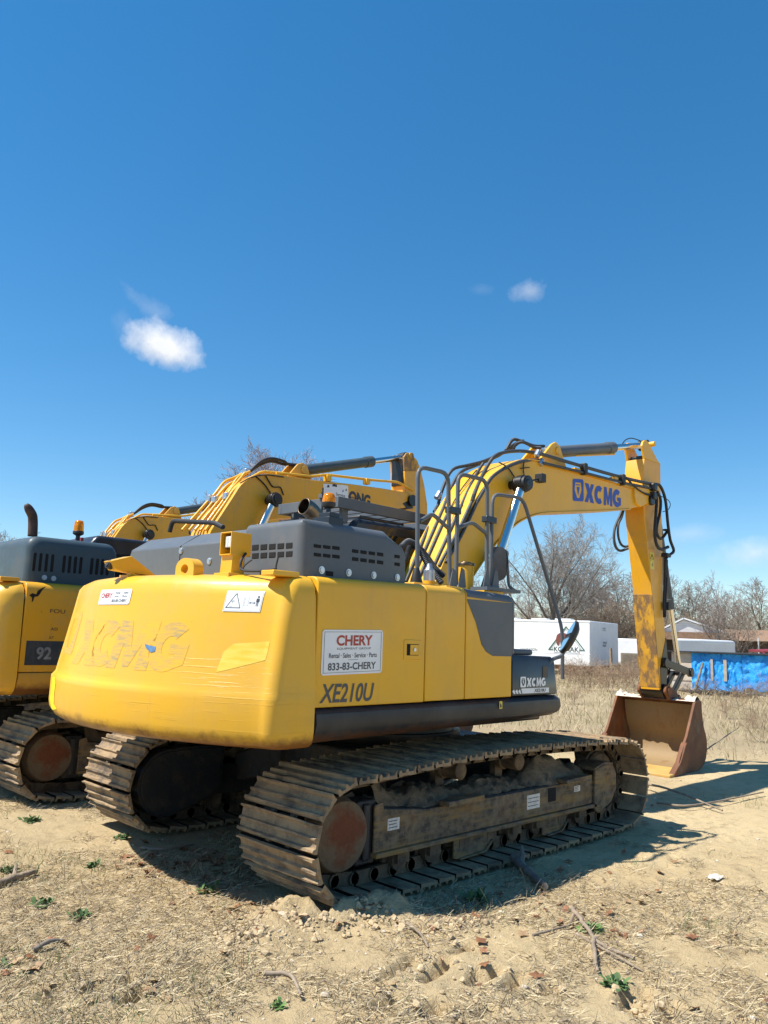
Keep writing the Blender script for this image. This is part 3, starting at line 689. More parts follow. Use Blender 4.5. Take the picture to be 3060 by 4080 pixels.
    fs = [tuple(t_) for t_ in tri]+[tuple(i+m_ for i in t_) for t_ in tri]+[(i, (i+1) % n1, m_+(i+1) % n1, m_+i) for i in range(n1)]+[(n1+i, n1+(i+1) % n2, m_+n1+(i+1) % n2, m_+n1+i) for i in range(n2)]
    e.add(vs, fs).build('lifting_eye', M['yellow'], cw, True)
    pd_ = MB(); y1 = U(P_(940, 70), x=-2.62)[1]; y1 = U(P_(940, 70), x=-2.72)[1]; y2 = U(P_(1080, 70), x=-2.72)[1]; pd_.box((-2.72, y2, 2.10), (-2.50, y1, 2.136)); pd_.build('mounting_pad', M['yellow'], cw, True, bev=.006)
    # --- rear view camera housing on the left of the counterweight top
    xh = -2.93; T0 = lambda x, y: U(Q_(x, y), x=xh); cy, zt_, zb_ = T0(110, 480)[1], T0(100, 395)[2], T0(110, 545)[2]; w2 = abs(T0(-10, 500)[1]-T0(50, 500)[1])*.62
    hc = MB(); sec = lambda y: [(xh-.10, y, zb_+.01), (xh-.14, y, zt_-.05), (xh+.02, y, zt_), (xh+.26, y, 2.125), (xh+.02, y, zb_)]
    hc.rings([sec(cy-w2), sec(cy+w2)]); hc.box((xh+.0, cy-w2*1.1, 2.10), (xh+.30, cy+w2*1.1, 2.128)); hc.box((xh+.02, cy-.06, 2.02), (xh+.06, cy+.0, zb_+.02))
    hco = hc.build('camera_housing', M['yellow'], root, True, bev=.004)
    zl = (zt_+zb_)/2-.02; ln = MB(); ln.cyl((xh-.10, cy, zl), (xh-.135, cy, zl+.012), .034, 18); ln.cyl((xh-.12, cy, zl), (xh-.142, cy, zl+.012), .020, 16); ln.build('lens', M['black'], hco, True)
    # --- work lamp in a square yellow box
    xl = -2.74; T1 = lambda x, y: U(Q_(x, y), x=xl); ly = T1(1110, 370)[1]; wl0 = T1(1005, 370)[1]-ly; zm, ztp = T1(1105, 372)[2], T1(1105, 160)[2]; lb = MB()
    lb.box((xl-.02, ly-.02, 2.09), (xl+.16, ly+wl0+.02, 2.128)); lb.prism([(ly+.01, 2.12), (ly+wl0+.01, 2.12), (ly+wl0+.0, zm), (ly+.0, zm)], xl+.02, xl+.12, 'x')
    x0, x1, ya_, yb_, za, zb_ = xl, xl+.17, ly, ly+wl0, zm-.005, ztp
    t_ = .008
    lb.box((x0, ya_, za), (x1, ya_+t_, zb_)); lb.box((x0, yb_-t_, za), (x1, yb_, zb_)); lb.box((x0, ya_+t_, zb_-t_), (x1, yb_-t_, zb_)); lb.box((x0, ya_+t_, za), (x1, yb_-t_, za+t_)); lb.box((x1-t_, ya_+t_, za+t_), (x1, yb_-t_, zb_-t_))
    lbo = lb.build('lamp_box', M['yellow'], root, True, bev=.002)
    hz_ = zb_-za; lm = MB(); lm.mat(0).box((xl+.02, ly+.010, za+hz_*.28), (xl+.12, ly+wl0*.76, zb_-hz_*.14)); lm.mat(1).box((xl+.012, ly+.016, za+hz_*.33), (xl+.022, ly+wl0*.66, zb_-hz_*.18)); lm.build('work_lamp', [M['black'], M['lens']], lbo, True, bev=.006)
    wr = MB(); wr.tube(spline([(xl+.12, ly-.01, za+.02), (xl+.06, ly-.05, 2.22), (xl+.04, ly-.08, 2.15), (xl+.05, ly-.24, 2.135), (xl+.08, ly-.40, 2.15)]), .009, 8)
    wr.tube(spline([(xl+.04, ly-.08, 2.14), (xl+.06, ly-.09, 2.18), (xl+.1, ly-.11, 2.22)], 3), .006, 6); wr.tube([(xl+.08, ly-.39, 2.14), (xl+.1, ly-.39, 2.23)], .006, 6); wr.build('lamp_cable', M['black'], lbo, True)
    # --- hood
    hm = MB(); XR, XF, YR, YL, ZB, ZT = -2.445, -1.405, -1.238, 1.17, 2.10, 2.515
    sy = U(G_(205, 950), x=XR)[1]
    def side_prof(y, k=0, rnd_=.055):     # rounded at the back, cut off at the front
        p = [(XR, ZB)]+[(XR+rnd_*(1-math.cos(t)), ZT-rnd_+rnd_*math.sin(t)) for t in np.linspace(0, math.pi/2, 5)]
        p += [(-1.62, ZT+.01), (-1.45, ZT-.10), (XF, ZT-.16), (XF, ZB)]; return p
    rg = []
    for t in np.linspace(0, math.pi/2, 6):
        i = .075*(1-math.sin(t)); yy = YR+.075*(1-math.cos(t))
        rg.append([(min(max(x, XR+i), XF), yy, min(z, ZT+.01-i)) for x, z in side_prof(0)])
    rg.append([(x, -.60, z) for x, z in side_prof(0)])
    rg2 = [[(x, y, z) for x, z in side_prof(0)] for y in (-.592, YL-.02)]
    hm.rings(rg)
    ho = hm.build('hood', M['gray'], root, True, smooth=30, bev=0)
    hl = MB(); ch = lambda y, d: [(XR+d, y, ZB), (XR+d, y, ZT-.115-d), (XR+.17, y, ZT-.005-d*.6), (-1.6, y, ZT+.004-d*.6), (XF, y, ZT-.1), (XF, y, ZB)]
    hl.rings([ch(-.585, 0), ch(YL-.14, 0), ch(YL, .06)]); h2 = hl.build('rear_hood', M['gray'], root, True, smooth=25, bev=.012)
    sm = MB(); ysm = U(Q_(640, 300), x=XR)[1]
    sm.tube([(XR-.001, ysm, ZB), (XR-.001, ysm, ZT-.118), (XR+.17, ysm-.01, ZT-.003)], .0035, 5, False); sm.build('hood_seam', M['void'], h2, True)
    vt = MB(); vr = MB()
    def slot(bm_, q0, q1, plane, d):
        a_ = U(q0, **plane); c_ = U(q1, **plane); lo, hi = np.minimum(a_, c_), np.maximum(a_, c_)
        k = list(plane)[0]; i = 'xyz'.index(k); lo[i] -= .0035; hi[i] = lo[i]+.02; bm_.box(lo, hi)
    for r_ in range(2):
        for cx in range(5): slot(vr, V_(340+56*cx, 782+55*r_-3.2*cx), V_(382+56*cx, 816+55*r_-3.2*cx), {'x': XR}, 0)
        for cx in range(3): slot(vt, V_(747+61*cx, 775+57*r_+6*cx), V_(795+61*cx, 805+57*r_+6*cx), {'y': YR}, 0)
        for cx in range(4): slot(vt, V_(1000+55*cx, 808+53*r_+7*cx), V_(1041+55*cx, 838+53*r_+7*cx), {'y': YR}, 0)
        slot(vt, V_(1280, 845+51*r_), V_(1315, 872+51*r_), {'y': YR}, 0)
    slot(vt, V_(825, 952), V_(875, 990), {'y': YR}, 0)
    vt.build('side_vent', M['void'], ho, True, smooth=0, bev=.004); vr.build('rear_vent', M['void'], ho, True, smooth=0, bev=.004)  # black plates stand in for the shade inside unpunched vents
    bl = MB(); bolts(bl, [U(V_(*q), y=YR) for q in ((797, 948), (976, 965), (1141, 982), (1297, 997))], (0, -1, 0)); bolts(bl, [U(Q_(*q), x=XR) for q in ((645, 343), (912, 440), (1148, 427), (1200, 492))], (-1, 0, 0))
    bl.build('hood_bolt', M['bolt'], ho, True)
    gh = MB(); p_ = [U(Q_(*q), x=-1.9) for q in ((535, 165), (535, 80), (590, 40), (960, 78), (1040, 120))]; gh.tube(fillet([p_[0], p_[1]+(p_[2]-p_[1])*.5, p_[3], p_[4]], .06), .022, 10); gh.build('grab_rail', M['black'], ho, True)
    # --- doors along the right side (lengths measured along the sill)
    xs = [-2.40, -1.285, -.79, -.135]
    d1 = door('rear_door', xs[0]+.006, xs[1]-.006, 1.262, 2.118, 2.142, M['yellow'], root, .30)
    d2_ = door('middle_door', xs[1]+.006, xs[2]-.006, 1.266, 2.142, 2.146, M['yellow'], root, .55)
    d3 = door('front_panel', xs[2]+.006, xs[3]-.002, 1.266, 2.146, 2.130, M['yellow'], root, .55)
    gp = MB(); pl = [U(q, y=YP) for q in ((1010, 1300), (1028, 1345), (1040, 1392), (1050, 1408), (1064, 1417), (1107, 1418))]
    zr = 2.13-.072; pts = [(xs[2]+.012, zr)]+[(p[0], p[2]) for p in pl]; pts[-1] = (xs[3]-.002, pts[-1][1]); pts.append((xs[3]-.002, zr))
    gp.prism(pts, YP-.004, YP+.004)
    rr = [(YP+.07*(1-math.cos(t)), zr+.07*math.sin(t)) for t in np.linspace(0, math.pi/2, 7)]+[(YP+.55, zr+.075)]
    gp.rings([[(x, y-.004*math.cos(i/6*1.57), z+.004+dz) for i, (y, z) in enumerate(rr)] for x, dz in ((xs[2]+.012, .014), (xs[3]-.002, 0))], close=False, caps=False)
    gp.build('grey_cover', M['gray'], d3, True)
    fc = MB(); fc.rings([[(x, y, z) for x, y, z in ((xs[3]+.008+i, YP+j, 1.62), (xs[3]+.008+i, YP+j, 2.06), (xs[3]+.008+i*.6, YP+.05+j, 2.12), (xs[3]+.008+i*.6, YP+.55, 2.125), (xs[3]+.008+i, YP+.55, 1.62))] for i, j in ((0, .0), (.05, .012), (.085, .06))])
    fc.build('front_cover', M['gray'], d3, True, bev=.012)
    lw = U(E_(580, 436), y=YP); lt = U(E_(643, 500), y=YP); lk = MB()
    fr_ = MB(); fr_.box((lw[0]-.03, YP-.005, lt[2]-.03), (lt[0]+.03, YP+.001, lw[2]+.03)); lo = fr_.build('latch', M['yellow'], d1, True, bev=.004)
    lk.box((lw[0], YP-.0065, lt[2]), (lt[0], YP-.0045, lw[2])); lk.build('latch_recess', M['void'], lo, True, smooth=0)  # thin proud black plate painting the shade of the recess
    lp = MB(); lp.box((lw[0]+.035, YP-.010, lt[2]+.004), (lt[0]-.004, YP-.006, lw[2]-.004)); lp.build('latch_paddle', M['yellow'], lo, True, bev=.002)
    kk = MB(); m_ = (lw+lt)/2; kk.cyl((m_[0]+.015, YP-.009, m_[2]), (m_[0]+.015, YP-.016, m_[2]), .014, 14); kk.build('lock', M['bolt'], lo, True)
    a = U((692, 1459.5), y=YP); b2 = U((823.5, 1453), y=YP); d2 = U((695, 1360), y=YP)
    sg = sign_panel(d1, 's', (a[0], YP-.001, a[2]), (b2[0]-a[0], 0, b2[2]-a[2]), (0, 0, d2[2]-a[2]), (0, -1, 0), True)
    sg.build('rental_sign', [M['white'], M['ink_red'], M['ink_gray']], d1, True, smooth=0)
    md = MB(); a = U((689, 1520), y=YP); b2 = U((807, 1509), y=YP); h_ = U((700, 1474), y=YP)[2]-a[2]
    write(md, 'XE210U', (a[0], YP-.0025, a[2]), (b2[0]-a[0], 0, .0), (0, 0, h_*.93), 0, .02, .22); md.build('model_lettering', M['ink_gray'], d1, True, smooth=0)
    # --- tool box
    tb = MB(); xa, xb = xs[3]+.012, .655
    tb.rings([[(xa, YP+d, 1.268), (xa, YP+d, 1.56), (xa, YP+d+.03, 1.615), (xa, -.62, 1.63), (xa, -.62, 1.268)] for d in (0,)]+
             [[(x, YP+d, 1.268), (x+o, YP+d, 1.56), (x+o*1.2, YP+d+.03, 1.605), (x+o*1.2, -.62, 1.61), (x, -.62, 1.268)] for x, o, d in ((xb-.07, -.03, 0), (xb-.012, -.065, .02), (xb+.01, -.075, .08))])
    tbo = tb.build('tool_box', M['dark'], root, True, bev=.014, seg=3)
    ld = MB(); ld.box((xa+.02, YP+.10, 1.612), (.36, -.66, 1.665)); ld.build('tool_box_lid', M['gray'], tbo, True, bev=.02)
    dl = MB(); Fj = lambda x, y: U(J_(x, y), y=YP)
    a, b2, t2 = Fj(338, 937), Fj(400, 935), Fj(340, 820); yy = YP-.0035
    logo(dl, lambda u, v: np.array((a[0]+(b2-a)[0]*u, yy, a[2]+(t2-a)[2]*v)), 0)
    a, b2, t2 = Fj(408, 930), Fj(617, 925), Fj(430, 832); heavy(dl, 'XCMG', (a[0], yy, a[2]), (b2[0]-a[0], 0, 0), (0, 0, t2[2]-a[2]), 0)
    a, b2, t2 = Fj(345, 1006), Fj(652, 990), Fj(345, 950); dl.mat(0).add([(a[0]+.02, yy, a[2]), (b2[0], yy, a[2]), (b2[0], yy, t2[2]), (a[0], yy, t2[2])], [(0, 1, 2, 3)])
    for k in range(3):
        x_ = a[0]-.02-.045*k; dl.mat(0).add([(x_, yy, a[2]), (x_+.025, yy, a[2]), (x_+.005, yy, t2[2]-.005), (x_-.025, yy, t2[2]-.02)], [(0, 1, 2, 3)])
    a, b2, t2 = Fj(487, 990), Fj(617, 985), Fj(490, 952); write(dl, 'XE210U', (a[0], yy-.0015, a[2]), (b2[0]-a[0], 0, 0), (0, 0, (t2-a)[2]), 1, .03, .2)
    dl.build('lettering', [M['white'], M['ink_lead']], tbo, True, smooth=0)
    # --- rounded sill below the doors
    sk = MB(); pr = lambda x, k, e: [(x, -1.345+e, 1.255), (x, -1.395+e, 1.225), (x, -1.405+e, 1.16), (x, -1.385+e, 1.09+k*.5), (x, -1.31+e, 1.035+k), (x, -1.18, 1.015+k), (x, -1.1, 1.02+k), (x, -1.1, 1.255)]
    sk.rings([pr(-2.395, 0, 0), pr(-1.2, .01, 0), pr(.0, .03, 0), pr(.56, .045, 0), pr(.63, .06, .02), pr(.665, .10, .06)])
    sko = sk.build('side_sill', M['skirt'], root, True, smooth=40)
    a = U((1080, 1523), y=-1.406); lb2 = MB(); lb2.mat(0).add([(a[0]-.012, -1.4085, a[2]-.03), (a[0]+.03, -1.4085, a[2]-.03), (a[0]+.03, -1.4085, a[2]+.03), (a[0]-.012, -1.4085, a[2]+.03)], [(0, 1, 2, 3)])
    lb2.mat(1).add([(a[0]-.003, -1.4098, a[2]-.02), (a[0]+.02, -1.4098, a[2]-.02), (a[0]+.02, -1.4098, a[2]), (a[0]-.003, -1.4098, a[2]+.018)], [(0, 1, 2, 3)]); lb2.build('small_label', [M['label_y'], M['ink_lead']], sko, True, smooth=0)
    # --- deck between the doors and the boom
    dk = MB(); dk.box((-1.40, -.80, 2.0), (-.2, -.42, 2.10)); dk.box((-1.4, -.42, 1.9), (-.9, 1.1, 2.3)); dk.build('deck', M['dark'], root, True, bev=.01)
    fn = MB(); c = U(H_(650, 1200), y=-.95); fn.cyl((c[0], -.95, 2.08), (c[0], -.95, 2.39), .072, 22); fno = fn.build('filler_neck', M['yellow'], root, True)
    cp = MB(); cp.cyl((c[0], -.95, 2.385), (c[0], -.95, 2.41), .082, 22); cp.cyl((c[0], -.95, 2.41), (c[0], -.95, 2.422), .05, 18); cp.build('filler_cap', M['steel_exh'], fno, True, bev=.004)
    bt = MB(); c = U(H_(280, 1180), y=-.9); bt.cyl((c[0], -.9, 2.08), (c[0], -.9, 2.22), .055, 18); bto = bt.build('breather_base', M['yellow'], root, True)
    bt = MB(); bt.tube([(c[0], -.9, 2.2), (c[0], -.9, 2.31), (c[0], -.9, 2.33), (c[0], -.9, 2.37)], [.05, .05, .03, .02], 18); bt.build('breather', M['bolt'], bto, True)
    # --- beacon, exhaust
    bp_ = U(G_(490, 785), z=2.53); bq = U(G_(503, 640), x=bp_[0]); bc = np.array((bp_[0], bp_[1], 0)); hz = lambda v: U(G_(503, v), x=bp_[0])[2]
    bk = MB(); bk.box((bp_[0]-.07, bp_[1]-.09, 2.50), (bp_[0]+.07, bp_[1]+.09, 2.56)); bk.box((bp_[0]-.05, bp_[1]-.07, 2.56), (bp_[0]+.05, bp_[1]+.05, hz(700))); bk.cyl(bc+(0, 0, hz(705)), bc+(0, 0, hz(640)), .018, 10); bko = bk.build('beacon_bracket', M['dark'], root, True, bev=.005)
    be = MB(); be.tube([bc+(0, 0, hz(655)), bc+(0, 0, hz(640)), bc+(0, 0, hz(625)), bc+(0, 0, hz(598))], [.022, .045, .050, .050], 22); be.build('beacon_base', M['black'], bko, True)
    bd_ = MB(); bd_.tube([bc+(0, 0, hz(600)), bc+(0, 0, hz(575)), bc+(0, 0, hz(535)), bc+(0, 0, hz(515)), bc+(0, 0, hz(507))], [.048, .048, .043, .035, .016], 22); bd_.build('beacon_dome', M['amber'], bko, True, smooth=50)
    bi = MB(); bi.cyl(bc+(0, 0, hz(600)), bc+(0, 0, hz(545)), .02, 12); bi.build('beacon_bulb', M['lens'], bko, True)
    an = MB(); an.tube([U(G_(430, 740), x=bp_[0]), U(G_(443, 460), x=bp_[0])], .006, 6); an.build('aerial', M['black'], bko, True)
    yx = -.78; ex_ = [U(G_(*q), y=yx) for q in ((400, 830), (385, 770), (345, 695), (295, 650), (260, 632))]; et = MB()
    et.tube(spline(ex_[:4]+[ex_[4]], 5), .066, 26, False); eo = et.build('exhaust_pipe', M['steel_exh'], root, True, smooth=60); eo.modifiers.new('wall', 'SOLIDIFY').thickness = .006
    ei = MB(); ei.cyl(ex_[1]*.45+ex_[2]*.55, ex_[2]*.4+ex_[3]*.6, .058, 20); ei.build('exhaust_core', M['void'], eo, True)  # black plug inside the pipe mouth
    # --- cab with its roof guard
    cb = MB(); cx0, cx1, cy0, cy1 = -.42, 1.35, .42, 1.33
    cb.prism([(cx0, 1.25), (cx0, 2.75), (cx0+.10, 2.93), (cx1-.35, 2.95), (cx1-.10, 2.86), (cx1, 2.2), (cx1+.1, 1.7), (cx1+.1, 1.25)], cy0, cy1)
    cbo = cb.build('cab', M['dark'], root, True, bev=.05, seg=3)
    wn = MB(); wn.prism([(cx0+.12, 1.75), (cx0+.12, 2.68), (cx0+.2, 2.80), (cx1-.42, 2.81), (cx1-.2, 2.72), (cx1-.06, 2.2), (cx1-.02, 1.75)], cy0-.006, cy1+.006); wn.box((cx0-.006, cy0+.1, 1.95), (cx0+.02, cy1-.1, 2.7)); wn.build('window', M['glass'], cbo, True, smooth=0)
    ht = MB(); ht.box((cx0+.25, cy0+.1, 2.94), (cx0+.95, cy1-.1, 2.985)); ht.build('roof_hatch', M['dark'], cbo, True, bev=.015)
    gd = MB(); gx0, gx1, gy0, gy1, gz = -.60, 1.25, .40, 1.34, 3.05
    for y in (gy0, gy1-.05): gd.box((gx0, y, gz-.055), (gx1, y+.05, gz+.055))
    for x in (gx0, gx1-.05): gd.box((x, gy0+.05, gz-.055), (x+.05, gy1-.05, gz+.055))
    for k in range(7): x = gx0+.25+.2*k; gd.box((x, gy0+.05, gz+.0), (x+.03, gy1-.05, gz+.04))
    for x in (gx0+.12, gx1-.2):
        for y in (gy0+.06, gy1-.12): gd.box((x, y, 2.86), (x+.08, y+.05, gz-.0))
    gd.box((gx0-.02, gy0+.12, gz+.056), (gx0+.05, gy0+.28, gz+.10)); gd.build('roof_guard', M['gray'], cbo, True, bev=.004)
    # --- boom
    BY = -.035; hw = .215
    side = [K_(*q) for q in ((190, 900), (300, 640), (420, 420), (500, 310), (560, 250), (640, 210), (720, 192), (850, 212), (1000, 262), (1200, 320), (1300, 350), (1400, 374), (1440, 385))]
    top = [U(q, y=BY-hw) for q in side]
    bot = [U(K_(*q), y=BY-hw) for q in ((1440, 425), (1390, 455), (1310, 472), (1170, 480), (900, 490), (820, 494), (760, 506), (700, 530), (650, 562), (560, 645), (480, 745), (400, 865))]
    t3 = [(p[0], p[2]) for p in top]; b3 = [(p[0], p[2]) for p in bot]
    smt = lambda P, n: [(p[0], p[2]) for p in spline([(a_, 0, c_) for a_, c_ in P], n)]
    poly = [(-.02, 1.62), (-.03, 1.85)]+smt(t3[:8], 3)[:-1]+t3[7:]+b3[:5]+smt(b3[4:], 3)[1:]+[(.52, 2.0), (.28, 1.60)]
    bm_ = MB(); bm_.prism(poly, BY-hw, BY+hw); boom = bm_.build('boom', M['yellow'], root, True, smooth=25, bev=.007)
    lip = MB()                              # flanges standing proud along the top and bottom plates
    def strip(pts, th, y0, y1):
        P = np.array(pts); t = np.gradient(P, axis=0); t /= np.linalg.norm(t, axis=1)[:, None]; n = np.stack([-t[:, 1], t[:, 0]], 1)*th
        lip.rings([[(p[0], y0, p[1]), (p[0], y1, p[1]), (p[0]+q[0], y1, p[1]+q[1]), (p[0]+q[0], y0, p[1]+q[1])] for p, q in zip(P, n)])
    strip(smt(t3[:8], 3)[:-1]+t3[7:12], .014, BY-hw-.02, BY+hw+.02); strip(b3[2:5]+smt(b3[4:], 3)[1:], .014, BY-hw-.018, BY+hw+.018)
    lip.build('boom_flange', M['yellow'], boom, True, smooth=25)
    tip = t3[-1]; pv = U(K_(1425, 408), y=BY-hw)
    bs = MB(); pin(bs, pv[0]-.02, pv[2], BY-hw-.03, BY+hw+.03, .11); 
    bx = [U(C_(*q), y=BY-hw-.05) for q in ((770, 745), (960, 790), (1000, 990), (860, 1060), (800, 1020), (775, 900))]; bs.prism([(p[0], p[2]) for p in bx], BY-hw-.035, BY+hw+.035); bs.build('boom_tip', M['yellow'], boom, True, bev=.012)
    gr = MB(); c = U(C_(975, 975), y=BY-hw-.04); gr.cyl((c[0], BY-hw-.075, c[2]), (c[0], BY-hw-.02, c[2]), .075, 16); gr.build('greasy_pin', M['grease_shade'], boom, True, bev=.01)
    dl = MB(); yy = BY-hw-.003; D = lambda x, y: U(K_(x, y), y=BY-hw)
    a, b2, t2 = D(983, 427), D(1046, 430), D(981, 298); ex2 = (b2-a); logo(dl, lambda u, v: np.array((a[0]+ex2[0]*u+.0, yy, a[2]+ex2[2]*u+(t2-a)[2]*v)), 0)
    a, b2, t2 = D(1052, 432), D(1262, 447), D(1063, 318); e2 = (b2-a); heavy(dl, 'XCMG', (a[0], yy, a[2]), (e2[0], 0, e2[2]*.55), (0, 0, (t2-a)[2]*.93), 0, .06); dl.build('boom_lettering', M['ink_blue'], boom, True, smooth=0)
    # boom lug and arm ram
    lg = U(K_(835, 150), y=-.02); lu = MB(); fp = U(K_(745, 185), y=-.02); fq = U(K_(880, 205), y=-.02)
    for y in (-.17, .11): lu.prism([(fp[0]-.05, fp[2]-.16), (fp[0], fp[2]), (lg[0]-.12, lg[2]+.07), (lg[0]-.03, lg[2]+.115), (lg[0]+.07, lg[2]+.08), (fq[0]+.04, fq[2]-.08), (fq[0]+.04, fq[2]-.2)], y, y+.035)
    pin(lu, lg[0], lg[2], -.19, .165, .05); lu.build('boom_lug', M['yellow'], boom, True, bev=.006)
    ar_end = U(K_(1392, 108), y=-.03); be_ = U(K_(1212, 128), y=-.03); L0 = np.array((lg[0], -.03, lg[2])); spl = np.linalg.norm(be_-L0)/np.linalg.norm(ar_end-L0)
    cylinder(root, L0, ar_end, .078, .047, spl, 'arm_cylinder', M['gray'], True)
    sf = MB(); dv = (be_-L0); sf.tube([L0+dv*.35+(0, -.06, -.07), L0+dv*.98+(0, -.05, -.085)], .012, 6); sf.build('cylinder_pipe', M['yellow'], bpy.data.objects[[o.name for o in root.children if o.name.startswith('arm_cylinder')][-1]], True)
    # boom rams either side
    pn = U(K_(690, 330), y=-.36)
    for y, nm in ((-.40, 1), (.33, 2)):
        q = U(K_(567, 718), y=-.40); pq = U(K_(690, 330), y=-.40); dr = (q-pq)/np.linalg.norm(q-pq); ft = pq+dr*2.02
        f3, p3 = np.array((ft[0], y, ft[2])), np.array((pq[0], y, pq[2])); cylinder(root, f3, p3, .085, .052, 1-np.linalg.norm(q-pq)/2.02, 'boom_cylinder', M['gray'], True)
    pp = MB(); pq = U(K_(690, 330), y=-.40); pin(pp, pq[0], pq[2], -.50, .43, .05); pin(pp, pq[0], pq[2], -.45, -.36, .10); pin(pp, pq[0]+.02, pq[2]+.01, -.49, -.40, .085); pp.build('boom_pin', M['grease_shade'], boom, True, bev=.01)
    lamp = MB(); c = U(K_(800, 297), y=-.42); lamp.mat(0).box(c-(.05, .05, .05), c+(.04, .05, .05)); lamp.tube([c, (pq[0]+.06, -.40, pq[2]+.03)], .012, 6); lamp.build('boom_lamp', M['black'], boom, True, bev=.02)
    ho_ = MB(); ho_.tube(spline([U(K_(*q), y=BY-hw-.02) for q in ((560, 205), (610, 235), (655, 300))], 4), .008, 6); ho_.tube(spline([U(K_(*q), y=BY-hw-.02) for q in ((705, 195), (700, 240), (705, 285))], 3), .008, 6); ho_.tube([U(K_(685, 240), y=BY-hw-.02), U(K_(735, 234), y=BY-hw-.02)], .007, 6); ho_.build('grease_line', M['black'], boom, True)
    # pipes and hoses climbing the boom
    bvb = BVHTree.FromPolygons([Vector(p) for p in bm_.v], bm_.f)
    def run(pxs, ys, r, m, nm, K=K_, n=4, rib=False):
        P = []; o_ = Vector((CL-UC)@UM+UC)
        for q, y in zip(pxs, ys):
            p = U(K(*q), y=y); h_ = bvb.ray_cast(o_, Vector(raydir(*K(*q))@UM).normalized())
            if h_[0] is not None and (Vector(p)-o_).length > (h_[0]-o_).length-r*1.6:
                dn = (o_-h_[0]).normalized(); p = np.array(h_[0]+dn*(r*2.0))
            P.append(p)
        path = spline(P, n); t_ = MB()
        if rib:
            path = spline(P, 26); t_.tube(path, [r*(1.0 if i % 2 else .80) for i in range(len(path))], 8)
        else: t_.tube(path, r, 8)
        return t_.build(nm, m, boom, True, smooth=60)
    base = [((25, 890), (130, 640), (205, 470)), ((60, 880), (165, 640), (240, 470)), ((105, 860), (200, 640), (280, 470)), ((150, 880), (270, 620), (345, 450)), ((215, 800), (330, 590), (405, 430)), ((255, 780), (350, 610), (435, 430))]
    yb = [.30, .22, .13, .02, -.10, -.20]
    # (each pipe lies on the boom's top plate; offsets measured across it)
    for i, pts in enumerate(base):
        run([pts[0], pts[1], pts[2]], [yb[i]]*3, .019, M['hose'], 'boom_pipe')
    run([(205, 470), (235, 360), (290, 250), (380, 222), (480, 195), (620, 130), (690, 80)], [.30, .29, .27, .24, .2, .16, .12], .019, M['hose'], 'boom_pipe')
    run([(240, 470), (285, 350), (340, 262), (430, 222), (560, 165), (640, 105), (700, 80)], [.22]*4+[.18, .14, .10], .019, M['hose'], 'boom_pipe')
    run([(345, 450), (400, 330), (450, 240), (470, 210)], [.02, .01, 0, -.01], .017, M['hose'], 'boom_pipe')
    run([(405, 430), (425, 370), (480, 250), (530, 175), (590, 148), (680, 140), (770, 150)], [-.10]*3+[-.12]*4, .023, M['hose'], 'boom_hose', rib=True)
    run([(435, 430), (470, 370), (520, 290), (600, 235), (690, 200), (770, 192), (810, 205)], [-.20]*3+[-.22]*4, .020, M['hose'], 'boom_hose')
    run([(600, 135), (640, 75), (690, 85), (760, 110), (820, 112)], [.12, .10, .08, .06, .04], .022, M['hose'], 'boom_hose', rib=True)
    run([(640, 135), (660, 100), (700, 90), (760, 118), (800, 122)], [.04, .02, .0, -.02, -.04], .020, M['hose'], 'boom_hose', rib=True)
    for k in range(5): run([(110+14*k, 860), (215+16*k, 600), (330+12*k, 380), (430+14*k, 250)], [.0+.02*k]*4, .007, M['black'], 'control_line')
    run([(795, 155), (1040, 228), (1270, 292), (1460, 335)], [-.27]*4, .024, M['hose'], 'boom_pipe'); run([(810, 208), (1040, 262), (1260, 318), (1430, 355)], [-.29]*4, .018, M['hose'], 'boom_pipe')
    for q in ((1045, 238), (1265, 300)):
        c = U(K_(*q), y=-.28); t_ = MB(); t_.box(c-(.035, .05, .09), c+(.035, .04, .06)); t_.build('pipe_clamp', M['black'], boom, True, bev=.01)
    for q in ((1005, 240), (1225, 290)):
        c = U(K_(*q), y=-.25); t_ = MB(); t_.box(c-(.06, .03, .05), c+(.05, .05, .0)); t_.build('pipe_bracket', M['yellow'], boom, True, bev=.004)
    for q, y in (((210, 395), .29), ((425, 375), -.1), ((450, 412), -.2), ((780, 155), -.24), ((800, 205), -.26)):
        c = U(K_(*q), y=y); t_ = MB(); t_.cyl(c-(.025, 0, .035), c+(.025, 0, .035), .034, 8); t_.build('hose_fitting', M['bolt'], boom, True)
    for q, y in (((200, 478), .3), ((240, 475), .22), ((275, 478), .14), ((310, 470), .06), ((385, 460), -.08), ((410, 490), -.18), ((230, 745), -.06), ((80, 770), .22)):
        c = U(K_(*q), y=y); t_ = MB(); t_.cyl(c-(.022, 0, .03), c+(.022, 0, .03), .031, 10); t_.build('pipe_clamp', M['black'], boom, True)
    for pts, ys in ((((0, 690), (40, 660), (90, 690), (150, 790), (230, 900)), (-.55, -.5, -.5, -.6, -.75)), (((20, 770), (50, 690), (100, 695), (140, 740), (190, 810), (245, 860)), (-.45, -.45, -.5, -.55, -.65, -.7))):
        run(pts, ys, .030, M['hose'], 'swivel_hose', rib=True)
    # --- arm
    AY0, AY1 = -.18, .115
    arp = [(C_, (870, 700)), (C_, (878, 540)), (C_, (890, 420)), (C_, (860, 250)), (C_, (870, 205)), (C_, (890, 180)), (C_, (915, 178)), (C_, (940, 205)), (C_, (1060, 440)), (C_, (1100, 490)), (C_, (1105, 880)), (C_, (1125, 1400)), (A_, (1005, 600)), (A_, (1022, 900)), (A_, (1000, 1150)), (A_, (985, 1175)), (A_, (940, 600)), (A_, (925, 450)), (A_, (887, 100)), (C_, (868, 900))]
    P = [U(f(*q), y=AY0) for f, q in arp]; ap = [(p[0], p[2]) for p in P]
